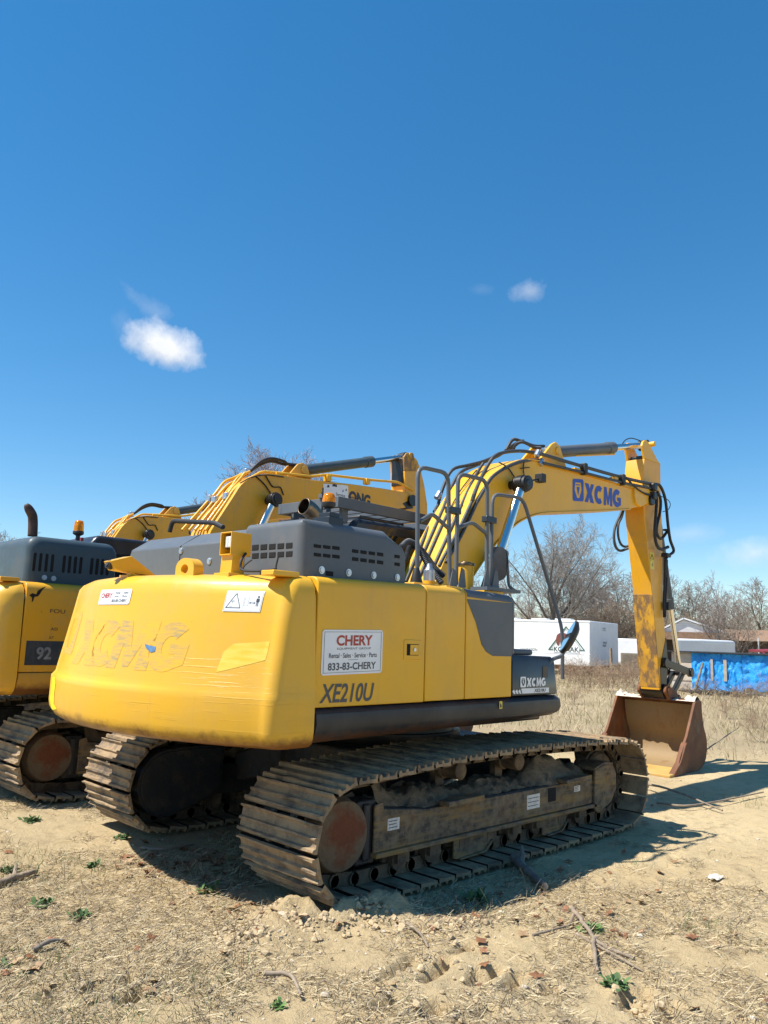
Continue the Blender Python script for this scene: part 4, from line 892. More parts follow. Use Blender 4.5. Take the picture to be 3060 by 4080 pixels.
    am = MB(); lowp = [ap[i] for i in (1, 2, 9, 10, 11, 12, 13, 14, 15, 16, 17, 18, 19, 0)]; am.prism(lowp, AY0, AY1); arm = am.build('arm', M['yellow_old'], root, True, bev=.008)
    er = MB(); earp = [ap[i] for i in (2, 3, 4, 5, 6, 7, 8, 9)]
    for y in (AY0-.002, AY1-.033): er.prism(earp, y, y+.035)
    pin(er, ar_end[0], ar_end[2], AY0-.03, AY1+.03, .04); er.build('arm_ear', M['yellow'], arm, True, bev=.006)
    gk = MB(); gk.sphere((ar_end[0], (AY0+AY1)/2, ar_end[2]), .075, .085, .085); gk.build('greasy_eye', M['grease_shade'], arm, True); gk = MB(); gk.box((ap[2][0]+.02, AY0+.05, ap[2][1]-.12), (ap[2][0]+.12, AY1-.05, ap[2][1]+.06)); gk.build('greasy_web', M['grease_shade'], arm, True, bev=.02)
    wp = MB(); wl_ = lambda f, x, y: U(f(x, y), y=AY0)      # worn rear plate on the lower half
    l0, l1, l2 = wl_(A_, 940, 600), wl_(A_, 985, 1160), wl_(A_, 937, 575)
    wp.rings([[(l[0]-.010, y, l[2]), (l[0]+.012, y, l[2])] for l in ((l2), (l1)) for y in (AY0+.0,)] if False else [[(l2[0]-.009, AY0-.004, l2[2]), (l2[0]-.009, AY1+.004, l2[2]), (l2[0]+.01, AY1+.004, l2[2]), (l2[0]+.01, AY0-.004, l2[2])], [(l1[0]-.009, AY0-.004, l1[2]), (l1[0]-.009, AY1+.004, l1[2]), (l1[0]+.01, AY1+.004, l1[2]), (l1[0]+.01, AY0-.004, l1[2])]])
    wp.build('worn_plate', M['arm_worn'], arm, True, bev=.004)
    lb3 = MB(); F = lambda x, y: U(C_(x, y), y=AY0); q0, q1, q2 = F(962, 1878), F(1015, 1870), F(945, 1655)
    Fl = lambda u, v: np.array((q0[0]+(q1-q0)[0]*u+(q2-q0)[0]*v*0, AY0-.003, q0[2]+(q2-q0)[2]*v)); Fk = lambda u, v: Fl(u, v)-np.array((0, .0012, 0))
    lb3.mat(0).add([Fl(0, 0), Fl(1, 0), Fl(1, 1), Fl(0, 1)], [(0, 1, 2, 3)])
    for p, q, t_ in (((.12, .60), (.5, .9), .10), ((.5, .9), (.88, .60), .10), ((.12, .60), (.88, .60), .03), ((0, .5), (1, .5), .012), ((.25, .25), (.6, .25), .03), ((.65, .15), (.65, .40), .12)): bar2(lb3, Fk, p, q, t_, 1)
    lb3.build('arm_label', [M['label_y'], M['ink_lead']], arm, True, smooth=0)
    # bucket ram on the front of the arm, links
    fr0 = U(C_(1150, 1370), y=-.03); bk0 = np.array((ap[10][0]+.12, -.03, ap[10][1]-.15)); lk0 = U(B_(850, 180), y=-.06)
    cylinder(root, bk0, (lk0[0]+.02, -.03, lk0[2]), .06, .038, .62, 'bucket_cylinder', M['gray'], True)
    tl = U(B_(700, 95), y=AY0-.03); bl_ = U(B_(795, 420), y=-.15)
    for y in (AY0-.045, AY1+.01):
        k2 = MB(); a_, c_ = np.array((tl[0], y, tl[2])), np.array((lk0[0], y, lk0[2])); d = c_-a_; n = np.array((-d[2], 0, d[0]))/np.linalg.norm(d)*.06
        k2.hexa([a_-n-d*.08, c_-n*.9+d*.1, c_+n*.9+d*.1, a_+n-d*.08], [q+np.array((0, .035, 0)) for q in (a_-n-d*.08, c_-n*.9+d*.1, c_+n*.9+d*.1, a_+n-d*.08)]); pin(k2, lk0[0], lk0[2], y-.02, y+.055, .07); pin(k2, tl[0], tl[2], y-.02, y+.055, .075)
        k2.build('guide_link', M['grease_shade'], root, True, bev=.01)
    hl_ = MB()
    for y in (-.12, .03): hl_.hexa([(lk0[0]-.06, y, lk0[2]), (lk0[0]+.07, y, lk0[2]), (bl_[0]+.06, y, bl_[2]), (bl_[0]-.09, y, bl_[2])], [(lk0[0]-.06, y+.06, lk0[2]), (lk0[0]+.07, y+.06, lk0[2]), (bl_[0]+.06, y+.06, bl_[2]), (bl_[0]-.09, y+.06, bl_[2])])
    pin(hl_, lk0[0], lk0[2], -.22, .17, .04); pin(hl_, bl_[0], bl_[2], -.22, .17, .05); hl_.build('bucket_link', M['grease_shade'], root, True, bev=.012)
    gk = MB(); a_ = ap[13]; gk.prism([(a_[0]-.22, 1.42), (a_[0]+.0, 1.86), (a_[0]+.05, 1.5), (a_[0]-.02, 1.18), (a_[0]-.20, 1.12)], AY0-.006, AY1+.006); gk.build('grease_smear', M['grease_shade'], arm, True)
    # hoses at the elbow
    def hose2(f, pxs, ys, r, nm='arm_hose', m='black'):
        t_ = MB(); t_.tube(spline([U(f(*q), y=y) for q, y in zip(pxs, ys)], 6), r, 8); return t_.build(nm, M[m], arm, True, smooth=60)
    hose2(C_, ((600, 1090), (560, 1190), (500, 1330), (485, 1470), (510, 1590), (570, 1640), (680, 1605)), [.25, .27, .28, .28, .27, .24, .13], .020, m='hose')
    hose2(C_, ((615, 1095), (585, 1200), (545, 1290), (540, 1430), (570, 1540), (620, 1585), (680, 1575)), [.24, .25, .25, .25, .24, .2, .13], .018, m='hose')
    hose2(C_, ((1010, 760), (1080, 770), (1130, 850), (1170, 1000), (1200, 1300), (1230, 1500), (1275, 1640), (1215, 1700), (1170, 1760), (1160, 1990)), [-.3, -.32, -.33, -.34, -.34, -.34, -.34, -.33, -.32, -.3], .022, m='black')
    hose2(C_, ((1030, 890), (1050, 960), (1040, 1150), (1025, 1400), (1050, 1560), (1110, 1620), (1200, 1590)), [-.3]*7, .024); hose2(C_, ((1060, 860), (1100, 960), (1095, 1120), (1050, 1330), (1060, 1430), (1110, 1480), (1180, 1400)), [-.28]*7, .022)
    hose2(C_, ((640, 660), (720, 760), (850, 860), (960, 900)), [-.3]*4, .010); hose2(C_, ((660, 680), (760, 790), (880, 880), (970, 915)), [-.3]*4, .010)
    hose2(C_, ((590, 235), (640, 175), (720, 153), (830, 185)), [.0]*4, .008); hose2(C_, ((1110, 920), (1200, 970), (1230, 1030), (1200, 1100), (1130, 1125)), [-.3]*5, .006)
    hose2(A_, ((1020, 340), (1015, 480), (1010, 620), (1012, 720)), [-.22]*4, .020); hose2(A_, ((1030, 360), (1028, 480), (1022, 600), (1018, 720)), [-.24]*4, .014)
    t_ = MB(); c = U(C_(1000, 790), y=-.3); t_.box(c-(.05, .05, .07), c+(.06, .04, .04)); c = U(C_(995, 910), y=-.3); t_.box(c-(.05, .05, .06), c+(.05, .04, .05)); t_.build('hose_manifold', M['grease_shade'], arm, True, bev=.015)
    t_ = MB(); c = U(C_(1180, 1370), y=-.3); t_.box(c-(.07, .03, .015), c+(.05, .03, .015)); c = U(C_(1170, 1700), y=-.3); t_.box(c-(.06, .05, .03), c+(.08, .05, .03)); c = U(A_(1030, 650), y=-.24); t_.box(c-(.04, .04, .06), c+(.03, .04, .06)); t_.build('hose_clamp', M['black'], arm, True, bev=.01)
    # --- bucket
    bu = MB(); BY0, BY1 = -.60, .60
    mouth_b, mouth_t = (4.86, .03), (5.66, .985)
    shell = [(4.80, .005), (5.05, .0), (5.45, .0), (5.72, .02), (5.90, .10), (5.985, .25), (5.99, .43), (5.90, .60), (5.85, .80), (5.84, .96), (5.72, .995), (5.64, .985)]
    sh = smt([shell[0], shell[1], shell[2], shell[3], shell[4], shell[5], shell[6], shell[7], shell[8], shell[9]], 3)+[(5.72, .995), (5.64, .985)]
    Pn = np.array(sh); t = np.gradient(Pn, axis=0); t /= np.linalg.norm(t, axis=1)[:, None]; inn = Pn+np.stack([-t[:, 1], t[:, 0]], 1)*.03
    rg = [[(p[0], BY0, p[1]), (p[0], BY1, p[1]), (q[0], BY1-.03, q[1]), (q[0], BY0+.03, q[1])] for p, q in zip(Pn, inn)]
    bu.rings(rg); bucket = bu.build('bucket', M['rust'], root, True, smooth=35)
    ii = MB(); q2 = Pn+np.stack([-t[:, 1], t[:, 0]], 1)*.034; ii.rings([[(q[0], BY0+.045, q[1]), (q[0], BY1-.045, q[1])] for q in q2[6:-3]], close=False, caps=False); ii.build('bucket_inside', M['rust_in'], bucket, True, smooth=50)
    fl_ = MB(); fl_.rings([[(q[0], BY0+.045, q[1]), (q[0], BY1-.045, q[1])] for q in q2[0:7]], close=False, caps=False); fl_.build('bucket_floor', M['rust_lip'], bucket, True, smooth=50)
    sp_ = [(4.90, .02)]+sh[1:-1]+[(5.62, .97), (5.30, .50), (5.06, .26)]
    for y in (BY0-.02, BY1-.02):
        t_ = MB(); t_.prism(sp_, y, y+.04); t_.build('bucket_side', M['rust'], bucket, True, bev=.006)
        t_ = MB(); t_.prism([(4.78, -.005), (5.12, -.004), (5.33, .30), (5.27, .40), (5.24, .43), (5.20, .40), (5.02, .18), (4.80, .05)], y-.022, y+.062); t_.build('side_cutter', M['rust'], bucket, True, bev=.008)
    t_ = MB(); t_.box((4.68, BY0-.03, .0), (5.02, BY1+.03, .045)); t_.build('cutting_edge', M['rust_lip'], bucket, True, bev=.012)
    mr = MB(); rng = np.random.default_rng(5); G = []                    # dried mud along the rim
    for j in range(5):
        G.append([(5.60+.06*j+rng.uniform(-.012, .012), BY0-.01+(BY1-BY0+.02)*i/40, .965+(.02+.06*abs(i/20-1)**2)*math.sin(math.pi*j/4)*rng.uniform(.3, 1.5)) for i in range(41)])
    mr.rings(G, close=False, caps=False); mr.build('dried_mud', plain('pale_dried_mud', (.62, .55, .45), .95, 0, .2, 30, .6), bucket, True, smooth=60)
    for y in (AY0-.075, AY1+.03):
        t_ = MB(); pr_ = [(5.60, .96), (5.86, .95), (5.90, 1.02), (5.84, 1.08)]+[(5.56+.10*math.cos(a), 1.09+.10*math.sin(a)) for a in np.linspace(R(30), R(190), 9)]; t_.prism(pr_, y, y+.045); pin(t_, 5.56, 1.09, y-.02, y+.065, .06); t_.build('bucket_ear', M['rust'], bucket, True, bev=.008)
    t_ = MB(); pin(t_, 5.56, 1.09, AY0-.09, AY1+.09, .045); pin(t_, 5.56, 1.09, AY0-.02, AY1+.02, .10); t_.build('bucket_pin', M['grease_shade'], bucket, True)
    # --- handrails
    def rail(pxs, ys, r=.0185, rc=.10, nm='handrail', extra=None, f=H_):
        P = [U(f(*q), y=y) if not hasattr(q, 'shape') else q for q, y in zip(pxs, ys)]; t_ = MB(); t_.tube(fillet(P, rc), r, 12)
        if extra:
            for e_ in extra: t_.tube(fillet([U(f(*q), y=ys[0]) for q in e_], .05), r*.92, 12)
        return t_.build(nm, M['gray'], root, True, smooth=60)
    yr = -1.13
    ra_ = rail([(160, 1190), (165, 20), (475, 90), (490, 1215)], [yr]*4, extra=[[(182, 582), (310, 500), (480, 655)]])
    rb2 = rail([(553, 1225), (575, 90), (870, 165), (865, 1230)], [yr]*4, extra=[[(573, 645), (720, 590), (862, 705)]])
    p4, p5 = U(A_(376, 790), y=-1.24), U(A_(378, 1105), y=-1.24)
    rc_ = rail([(903, 1235), (925, 300), (1235, 345), p4, p5], [yr, yr, yr-.02, 0, 0], .0175)
    for o_, q, w in ((ra_, (525, 470), 2), (rb2, (893, 565), 2)):
        c = U(H_(*q), y=yr); t_ = MB(); t_.box(c-(.075, .032, .028), c+(.075, .032, .028)); t_.build('rail_clamp', M['dark'], o_, True, bev=.006)
    t_ = MB(); c = U(H_(150, 1150), y=yr); t_.tube([c+(0, 0, -.10), c+(0, 0, -.05), c+(0, 0, .05), c+(0, 0, .075)], [.055, .055, .03, .022], 12); t_.build('rubber_boot', M['black'], ra_, True)
    for o_, q in ((ra_, (500, 1180)), (rb2, (590, 1170)), (rb2, (840, 1180)), (rc_, (930, 1180))):
        c = U(H_(*q), y=yr); t_ = MB(); t_.prism([(c[0]-.055, c[2]-.07), (c[0]+.055, c[2]-.07), (c[0]+.03, c[2]+.08), (c[0]-.01, c[2]+.10)], yr-.03, yr-.022); t_.build('rail_bracket', M['gray'], o_, True)
    for q0, q1 in (((60, 1215), (330, 1240)), ((390, 1235), (600, 1250)), ((775, 1280), (970, 1290))):
        a_, c_ = U(H_(*q0), y=yr), U(H_(*q1), y=yr); t_ = MB(); t_.box((a_[0], yr-.07, 2.10), (c_[0], yr+.07, 2.165)); t_.build('rail_pad', M['yellow'], root, True, bev=.005)
    fp_ = MB(); a_, c_ = U(H_(775, 1255), y=yr), U(H_(1180, 1255), y=yr); fp_.box((a_[0], yr-.10, a_[2]-.02), (c_[0]-.10, yr+.08, a_[2]+.01)); fp_.tube(fillet([(c_[0]-.12, yr, a_[2]), (c_[0], yr, a_[2]), U(H_(1090, 1240), y=yr)+(0, 0, 0), U(H_(1070, 960), y=yr), U(H_(1010, 990), y=yr)], .03), .014, 8)
    fpo = fp_.build('mirror_stand', M['gray'], root, True)
    mm_ = MB(); c = U(H_(1005, 1010), y=yr); mm_.rings([[(c[0]+dx, yr+.085*sc_*math.cos(t), c[2]+.155*sc_*math.sin(t)) for t in np.linspace(0, 2*math.pi, 20, endpoint=False)] for dx, sc_ in ((-.006, .9), (-.005, 1), (.012, .97), (.03, .6))]); mm_.build('side_mirror', M['black'], fpo, True, smooth=50)
    # round mirror at the front right corner
    ma = MB(); q0, q1, q2, q3 = U(J_(640, 690), y=-1.34), U(J_(705, 625), y=-1.36), U(J_(790, 590), y=-1.38), U(J_(825, 530), y=-1.40); ma.tube(spline([q0, q1, q2, q3], 5), .018, 10); mao = ma.build('mirror_arm', M['gray'], root, True)
    mc, mt_ = U(J_(878, 380), y=-1.40), U(J_(930, 400), y=-1.40); ax = U(J_(950, 225), y=-1.40)-U(J_(805, 550), y=-1.40); hl2 = np.linalg.norm(ax)/2; ax /= 2*hl2
    nrm = np.array((-.515*.96-.857*.20, .857*.96-.515*.20, .45)); nrm -= ax*(nrm@ax); nrm /= np.linalg.norm(nrm); sd = np.cross(ax, nrm); mr_ = MB()
    ring = lambda k, h: [mc+ax*hl2*k*math.sin(t)+sd*.125*k*math.cos(t)+nrm*h for t in np.linspace(0, 2*math.pi, 28, endpoint=False)]
    mr_.rings([ring(.90, .012), ring(1, .012), ring(1, -.015), ring(.7, -.05)]); mro = mr_.build('mirror_shell', M['black'], mao, True, smooth=50)
    mg_ = MB(); mg_.add(ring(.90, .016), [tuple(range(28))]); mg_.build('mirror_face', M['mirror'], mro, True)
    hs = MB(); hs.mat(0).box(U(J_(585, 830), y=YP)*(1, 0, 1)+(0, YP-.004, 0), U(J_(645, 700), y=YP)*(1, 0, 1)+(0, YP+.004, 0)); hs.build('arm_mount', M['dark'], tbo, True, bev=.003)
    return root
MAIN = excavator_main()

# ------------------------------------------------------------------ the second machine, to the left, and a third beyond it
OFF2 = np.array([-.25, 4.1, 0])
def V2(q, **k):
    (a, val), = k.items(); i = 'xyz'.index(a); return W(q, **{a: val+OFF2[i]})-OFF2
F1_ = Zm(330, 1780, 2.07375); F4_ = Zm(0, 1950, 3.318)
def excavator_second():
    global OFF
    root = thing('excavator', 'worn yellow excavator with rounded blue grey hood and rusty upright exhaust, beside the nearest one', 'excavator', (UC[0]+OFF2[0], OFF2[1], 0), 'excavators parked side by side')
    OFF = OFF2
    undercarriage(root, -1.19); undercarriage(root, 1.19); car_body(root)
    b = MB(); b.prism([(-2.55, -1.22), (.55, -1.22), (.6, 1.2), (-2.55, 1.2)], 1.03, 1.26, 'z'); b.box((-2.35, -1.15, 1.2), (.5, 1.2, 2.0)); b.build('main_frame', M['dark'], root, bev=.02)
    prof = [(1.04, .20, .14), (1.05, .12, .09), (1.08, .06, .05), (1.13, .02, .02), (1.22, 0, 0), (1.6, .02, .01), (1.9, .05, .02), (2.02, .07, .03), (2.10, .11, .06), (2.15, .18, .12), (2.17, .28, .2), (2.175, .36, .28)]
    xg = V2((46, 1370), y=-1.40)[0]
    c = MB(); c.rings(cw_rings(-3.16, 1.42, xg-.008, prof, 2.45, .22)); cw = c.build('counterweight', M['yellow_cw2'], root, smooth=40)
    p = MB(); p.box((xg-.22, -1.30, 2.16), (xg-.03, -1.12, 2.20)); p.build('mounting_pad', M['yellow_old'], cw, bev=.005)
    YP = -1.40
    d1 = door('rear_door', xg+.008, -1.25, 1.27, 2.165, 2.165, M['yellow_old'], root, .3, YP, False, .10)
    door('front_door', -1.235, -.2, 1.27, 2.165, 2.15, M['yellow_old'], root, .5, YP, False, .10)
    sc = MB(); pts = [V2(F4_(*q), y=YP-.003) for q in ((385, 1400), (430, 1370), (480, 1390), (500, 1340), (560, 1300), (615, 1278), (560, 1330), (530, 1380), (500, 1415), (455, 1420), (440, 1470), (418, 1495), (425, 1430))]
    sc.add(pts, [tuple(range(len(pts)))]); sc.build('torn_paint', M['grease_shade'], d1, smooth=0)
    bd = MB(); a, c2 = V2((52, 1437), y=YP-.003), V2((60, 1384), y=YP-.003); x1 = -1.7
    bd.mat(0).add([(a[0], YP-.003, a[2]), (x1, YP-.003, a[2]), (x1, YP-.003, c2[2]), (a[0], YP-.003, c2[2])], [(0, 1, 2, 3)])
    q0, q1 = V2((77, 1425), y=YP-.005), V2((106, 1398), y=YP-.005); write(bd, '92', (q0[0], YP-.005, q0[2]), ((q1-q0)[0]*1.25, 0, 0), (0, 0, (q1-q0)[2]), 1, .03); bd.build('model_band', [painted('worn_band', (.03, .042, .055), .45, .22), plain('worn_grey_figures', (.22, .23, .24), .5, 0, .3, 30)], d1, smooth=0)
    for s_, q, w, h in (('FOU', (108, 1324), .155, .04), ('AD', (109, 1362), .075, .03), ('37', (105, 1380), .05, .025)):
        tx = MB(); o = V2(q, y=YP-.003); write(tx, s_, (o[0], YP-.003, o[2]), (w, 0, 0), (0, 0, h), 0, .0)
        tx.build('lettering', M['ink_lead'], d1, smooth=0)
    sk = MB(); pr = lambda x: [(x, YP, 1.262), (x, YP-.005, 1.22), (x, YP+.05, 1.10), (x, YP+.18, 1.03), (x, -1.1, 1.03), (x, -1.1, 1.262)]; sk.rings([pr(xg+.01), pr(.5), [(x+.1, y+.03, z) for x, y, z in pr(.5)]]); sk.build('side_sill', painted('rusty_yellow_sill', (.62, .33, .03), .5, .35, rust=.9, rustz=1.18), root, bev=.01)
    # hood
    YH = -1.27; c0, c1 = V2(F4_(330, 1190), y=YH), V2(F4_(1555, 1000), y=YH); zt = V2(F4_(345, 590), y=YH)[2]; zb = 2.12; r = .10
    def ring(y, i):
        p = []; x0, x1_, z1 = c0[0]+i, c1[0]-i*.4, zt-i
        p += [(x0, zb), (x0, z1-.12)]+[(x0+.12*(1-math.cos(t)), z1-.12+.12*math.sin(t)) for t in np.linspace(0, math.pi/2, 6)[1:]]+[(x1_-.12*(1-math.sin(t)), z1-.12+.12*math.cos(t)) for t in np.linspace(0, math.pi/2, 6)]+[(x1_, zb)]
        return [(x, y, z) for x, z in p]
    hm = MB(); hm.rings([ring(YH+.09*(1-math.cos(t)), .09*(1-math.sin(t))) for t in np.linspace(0, math.pi/2, 7)]+[ring(1.1, 0), ring(1.2, .08)]); ho = hm.build('hood', M['gray2'], root, smooth=40)
    vt = MB()
    for j, x in enumerate((440, 520, 600, 678, 833, 907, 982, 1055, 1200, 1272, 1343, 1412)):
        y0, y1 = 832+(x-440)*.095, 1080+(x-440)*.06; a, c2, w0, w1 = V2(F4_(x, y1), y=YH), V2(F4_(x, y0), y=YH), V2(F4_(x-19, y0), y=YH), V2(F4_(x+19, y0), y=YH); w = (w1[0]-w0[0])/2
        pl = [(a[0]+w*math.cos(t), a[2]+w+w*math.sin(t)) for t in np.linspace(math.pi, 2*math.pi, 7)]+[(a[0]+w*math.cos(t), c2[2]-w+w*math.sin(t)) for t in np.linspace(0, math.pi, 7)]
        vt.prism(pl, YH-.003, YH+.02)
    vt.build('side_vent', M['void'], ho, smooth=0)  # slots are black plates coloured as inner shade, not holes
    bl = MB(); bolts(bl, [V2(F4_(*q), y=YH) for q in ((585, 1165), (708, 1178))], (0, -1, 0)); bl.build('hood_bolt', M['bolt'], ho)
    xs = V2(F4_(430, 575), y=-.95); P = [V2(F4_(*q), y=-.95) for q in ((430, 620), (435, 500), (435, 410), (425, 340), (385, 265), (345, 195))]
    e = MB(); e.tube(spline([(p[0], -.95, p[2]) for p in P], 5), [.049]*16+[.049, .048, .048, .047, .046, .044, .041, .037, .030, .022], 22, False); eo = e.build('exhaust_pipe', M['rust_exh'], root, smooth=60); eo.modifiers.new('wall', 'SOLIDIFY').thickness = .006
    bc = V2(F4_(1028, 650), y=-.2); hz = lambda v: V2(F4_(1035, v), x=bc[0])[2]; k = np.array((bc[0], bc[1], 0))
    st = MB(); st.tube([k+(0, 0, zt-.08), k+(0, 0, zt+.01), k+(0, 0, hz(610))], [.05, .03, .025], 12); bo = st.build('beacon_stem', M['black'], root)
    be = MB(); be.tube([k+(0, 0, hz(612)), k+(0, 0, hz(590)), k+(0, 0, hz(552))], [.028, .064, .064], 24); be.build('beacon_base', M['black'], bo, bev=.006)
    dm = MB(); dm.tube([k+(0, 0, hz(553)), k+(0, 0, hz(500)), k+(0, 0, hz(440)), k+(0, 0, hz(420)), k+(0, 0, hz(412))], [.060, .058, .052, .043, .02], 24); dm.build('beacon_dome', M['amber'], bo, smooth=50)
    bi = MB(); bi.cyl(k+(0, 0, hz(552)), k+(0, 0, hz(470)), .025, 12); bi.build('beacon_bulb', M['lens'], bo)
    # cab
    ct = V2(F4_(1280, 600), y=.42); zc = ct[2]; x0 = ct[0]-.12
    cb = MB(); cb.prism([(x0, 1.25), (x0, zc-.18), (x0+.14, zc), (x0+1.4, zc), (x0+1.75, zc-.5), (x0+1.85, 1.25)], .42, 1.35); cbo = cb.build('cab', M['dark'], root, bev=.05, seg=3)
    wn = MB(); wn.prism([(x0+.16, 1.7), (x0+.16, zc-.25), (x0+1.35, zc-.16), (x0+1.62, zc-.55), (x0+1.7, 1.7)], .412, 1.358); wn.build('window', M['glass'], cbo, smooth=0)
    rl = V2(F4_(1190, 640), y=.9); t_ = MB(); t_.box((x0-.03, .55, zc-.16), (x0+.01, .75, zc-.04)); t_.build('tail_light', M['red_lens'], cbo, bev=.01)
    # boom
    hw = .25; Yb = -hw
    side = [(F1_, q) for q in ((1060, 690), (1230, 432), (1310, 312), (1400, 252), (1500, 224), (1620, 228))]+[(G_, q) for q in ((300, 380), (700, 422), (1000, 463), (1200, 497), (1300, 545))]
    T = [V2(f(*q), y=Yb) for f, q in side]; T = [(p[0], p[2]) for p in T]
    Bt = [V2(G_(*q), y=Yb) for q in ((1300, 620), (1210, 648), (1080, 665))]; Bt = [(p[0], p[2]) for p in Bt]
    lug = V2(F1_(742, 540), y=0); lug = V2(G_(205, 300), y=-.0); dx, dz = lug[0]-2.612, lug[2]-4.123
    low = [(2.54+dx, 3.36+dz), (1.99+dx, 3.26+dz), (1.59+dx, 3.08+dz), (1.285+dx, 2.86+dz), (1.03+dx, 2.62+dz), (.785+dx, 2.36+dz), (.50, 1.9), (.28, 1.6)]
    sm = lambda P, n: [(p[0], p[2]) for p in spline([(a, 0, c_) for a, c_ in P], n)]
    poly = [(-.02, 1.6), (-.03, 1.85)]+sm(T[:7], 3)+T[7:]+Bt+sm(low, 3); bm_ = MB(); bm_.prism(poly, -hw, hw); boom = bm_.build('boom', M['yellow_old'], root, smooth=25, bev=.006)
    gk = MB(); q = V2(G_(1285, 580), y=Yb-.02); pin(gk, q[0], q[2], -hw-.05, hw+.05, .10); gk.prism([(q[0]-.22, q[2]-.08), (q[0]-.02, q[2]+.02), (q[0]+.05, q[2]-.13), (q[0]-.1, q[2]-.16)], -hw-.004, hw+.004); gk.build('greasy_pin', M['grease_shade'], boom)
    tx = MB(); yy = Yb-.004; D = lambda x, y: V2(G_(x, y), y=yy)
    a, c2 = D(685, 600), D(893, 523); write(tx, 'ONG', (a[0], yy, a[2]), ((c2-a)[0], 0, -.012), (0, 0, (c2-a)[2]+.0), 0, .05); a, c2 = D(425, 592), D(520, 515); write(tx, 'LIUG'[:2], (a[0], yy, a[2]), ((c2-a)[0], 0, 0), (0, 0, (c2-a)[2]), 0, .05); tx.build('boom_lettering', M['ink_lead'], boom, smooth=0)
    sg = MB(); P4 = [V2(G_(*q), y=yy-.004) for q in ((450, 590), (685, 590), (681, 440), (640, 432), (560, 428), (445, 420))]; sg.mat(0).add(P4, [tuple(range(6))])
    a = V2(G_(565, 532), y=yy-.006); write(sg, 'Service \u00b7 Parts', (a[0], yy-.006, a[2]), (.40, 0, 0), (0, 0, .05), 1, .01); a = V2(G_(575, 560), y=yy-.006); write(sg, '833-83', (a[0], yy-.006, a[2]-.03), (.25, 0, 0), (0, 0, .06), 1, .01)
    for q in ((530, 445), (560, 452), (625, 500), (655, 490), (480, 455)):
        a = V2(G_(*q), y=yy-.006); w = rnd.uniform(.02, .09); sg.mat(2).add([(a[0], yy-.006, a[2]), (a[0]+w, yy-.006, a[2]+.01), (a[0]+w*.7, yy-.006, a[2]+.05), (a[0]+.01, yy-.006, a[2]+.035)], [(0, 1, 2, 3)])
    sg.build('torn_sign', [M['white'], M['ink_gray'], M['ink_lead']], boom, smooth=0)
    lu = MB()
    for y in (-.15, .115): lu.prism([(lug[0]-.45, lug[2]-.32), (lug[0]-.12, lug[2]+.07), (lug[0]-.03, lug[2]+.11), (lug[0]+.07, lug[2]+.07), (lug[0]+.22, lug[2]-.30)], y, y+.035)
    pin(lu, lug[0], lug[2], -.17, .17, .06); lu.build('boom_lug', M['yellow_old'], boom, bev=.006)
    ae, be2 = V2(G_(1200, 172), y=0), V2(G_(905, 222), y=0); cylinder(root, (lug[0], 0, lug[2]), (ae[0], 0, ae[2]), .085, .05, np.linalg.norm(be2-lug)/np.linalg.norm(ae-lug), 'arm_cylinder', M['gray2'], False)
    pq = V2(F1_(1580, 440), y=-.40); q2 = V2(F1_(1490, 625), y=-.40); dr = (q2-pq)/np.linalg.norm(q2-pq)
    for y in (-.40, .40): cylinder(root, (pq[0]+dr[0]*2.1, y, pq[2]+dr[2]*2.1), (pq[0], y, pq[2]), .085, .055, .45, 'boom_cylinder', M['gray2'], False)
    pp = MB(); pin(pp, pq[0], pq[2], -.50, .5, .06); pin(pp, pq[0], pq[2], -.46, -.35, .11); pp.build('boom_pin', M['grease_shade'], boom, bev=.01)
    def run(f, pxs, y, r, m, nm):
        t_ = MB(); t_.tube(fillet([V2(f(*q), y=y) for q in pxs], .08), r, 8); return t_.build(nm, m, boom, smooth=60)
    for i, (pts, y) in enumerate((([(820, 690), (1030, 455), (1085, 400), (1170, 285), (1260, 255), (1330, 215)], .20), ([(880, 690), (1085, 445), (1125, 395), (1200, 310), (1290, 275), (1375, 205)], .10), ([(930, 690), (1120, 450), (1160, 400), (1220, 350), (1280, 250), (1380, 205)], .02),
                                   ([(975, 690), (1180, 420), (1220, 355), (1290, 280), (1340, 215)], -.06), ([(1015, 690), (1200, 430), (1235, 370), (1320, 295), (1480, 205), (1659, 220)], -.16))):
        run(F1_, pts, y, .022, M['yellow'], 'boom_pipe')
    run(G_, [(0, 318), (340, 352), (480, 335), (560, 345), (900, 385), (1150, 405), (1290, 480)], -.20, .022, M['yellow'], 'boom_pipe')
    for f, q, y in ((F1_, (1050, 430), .2), (F1_, (1095, 440), .08), (F1_, (1190, 410), -.1), (F1_, (1350, 210), .08), (G_, (485, 370), -.2), (G_, (855, 400), -.2)):
        c_ = V2(f(*q), y=y); t_ = MB(); t_.box(c_-(.045, .05, .05), c_+(.045, .05, .05)); t_.build('pipe_clamp', M['yellow'] if f is G_ else M['bolt'], boom, bev=.01)
    for dy in (0, .05): 
        t_ = MB(); t_.tube(spline([V2(F1_(*q), y=.05+dy) for q in ((1380, 205), (1470, 125+20*dy/.05), (1560, 98+22*dy/.05), (1660, 120+25*dy/.05))]+[V2(G_(*q), y=.05+dy) for q in ((110, 235), (200, 245))], 5), .024, 8); t_.build('boom_hose', M['black'], boom, smooth=60)
    for pts in (((1430, 245), (1500, 310), (1555, 390)), ((1510, 240), (1570, 330), (1630, 335), (1659, 400)), ((1300, 300), (1400, 250), (1510, 232), (1659, 250))):
        t_ = MB(); t_.tube(spline([V2(F1_(*q), y=Yb-.02) for q in pts], 5), .010, 6); t_.build('grease_line', M['black'], boom, smooth=60)
    # arm
    AY0, AY1 = -.19, .16
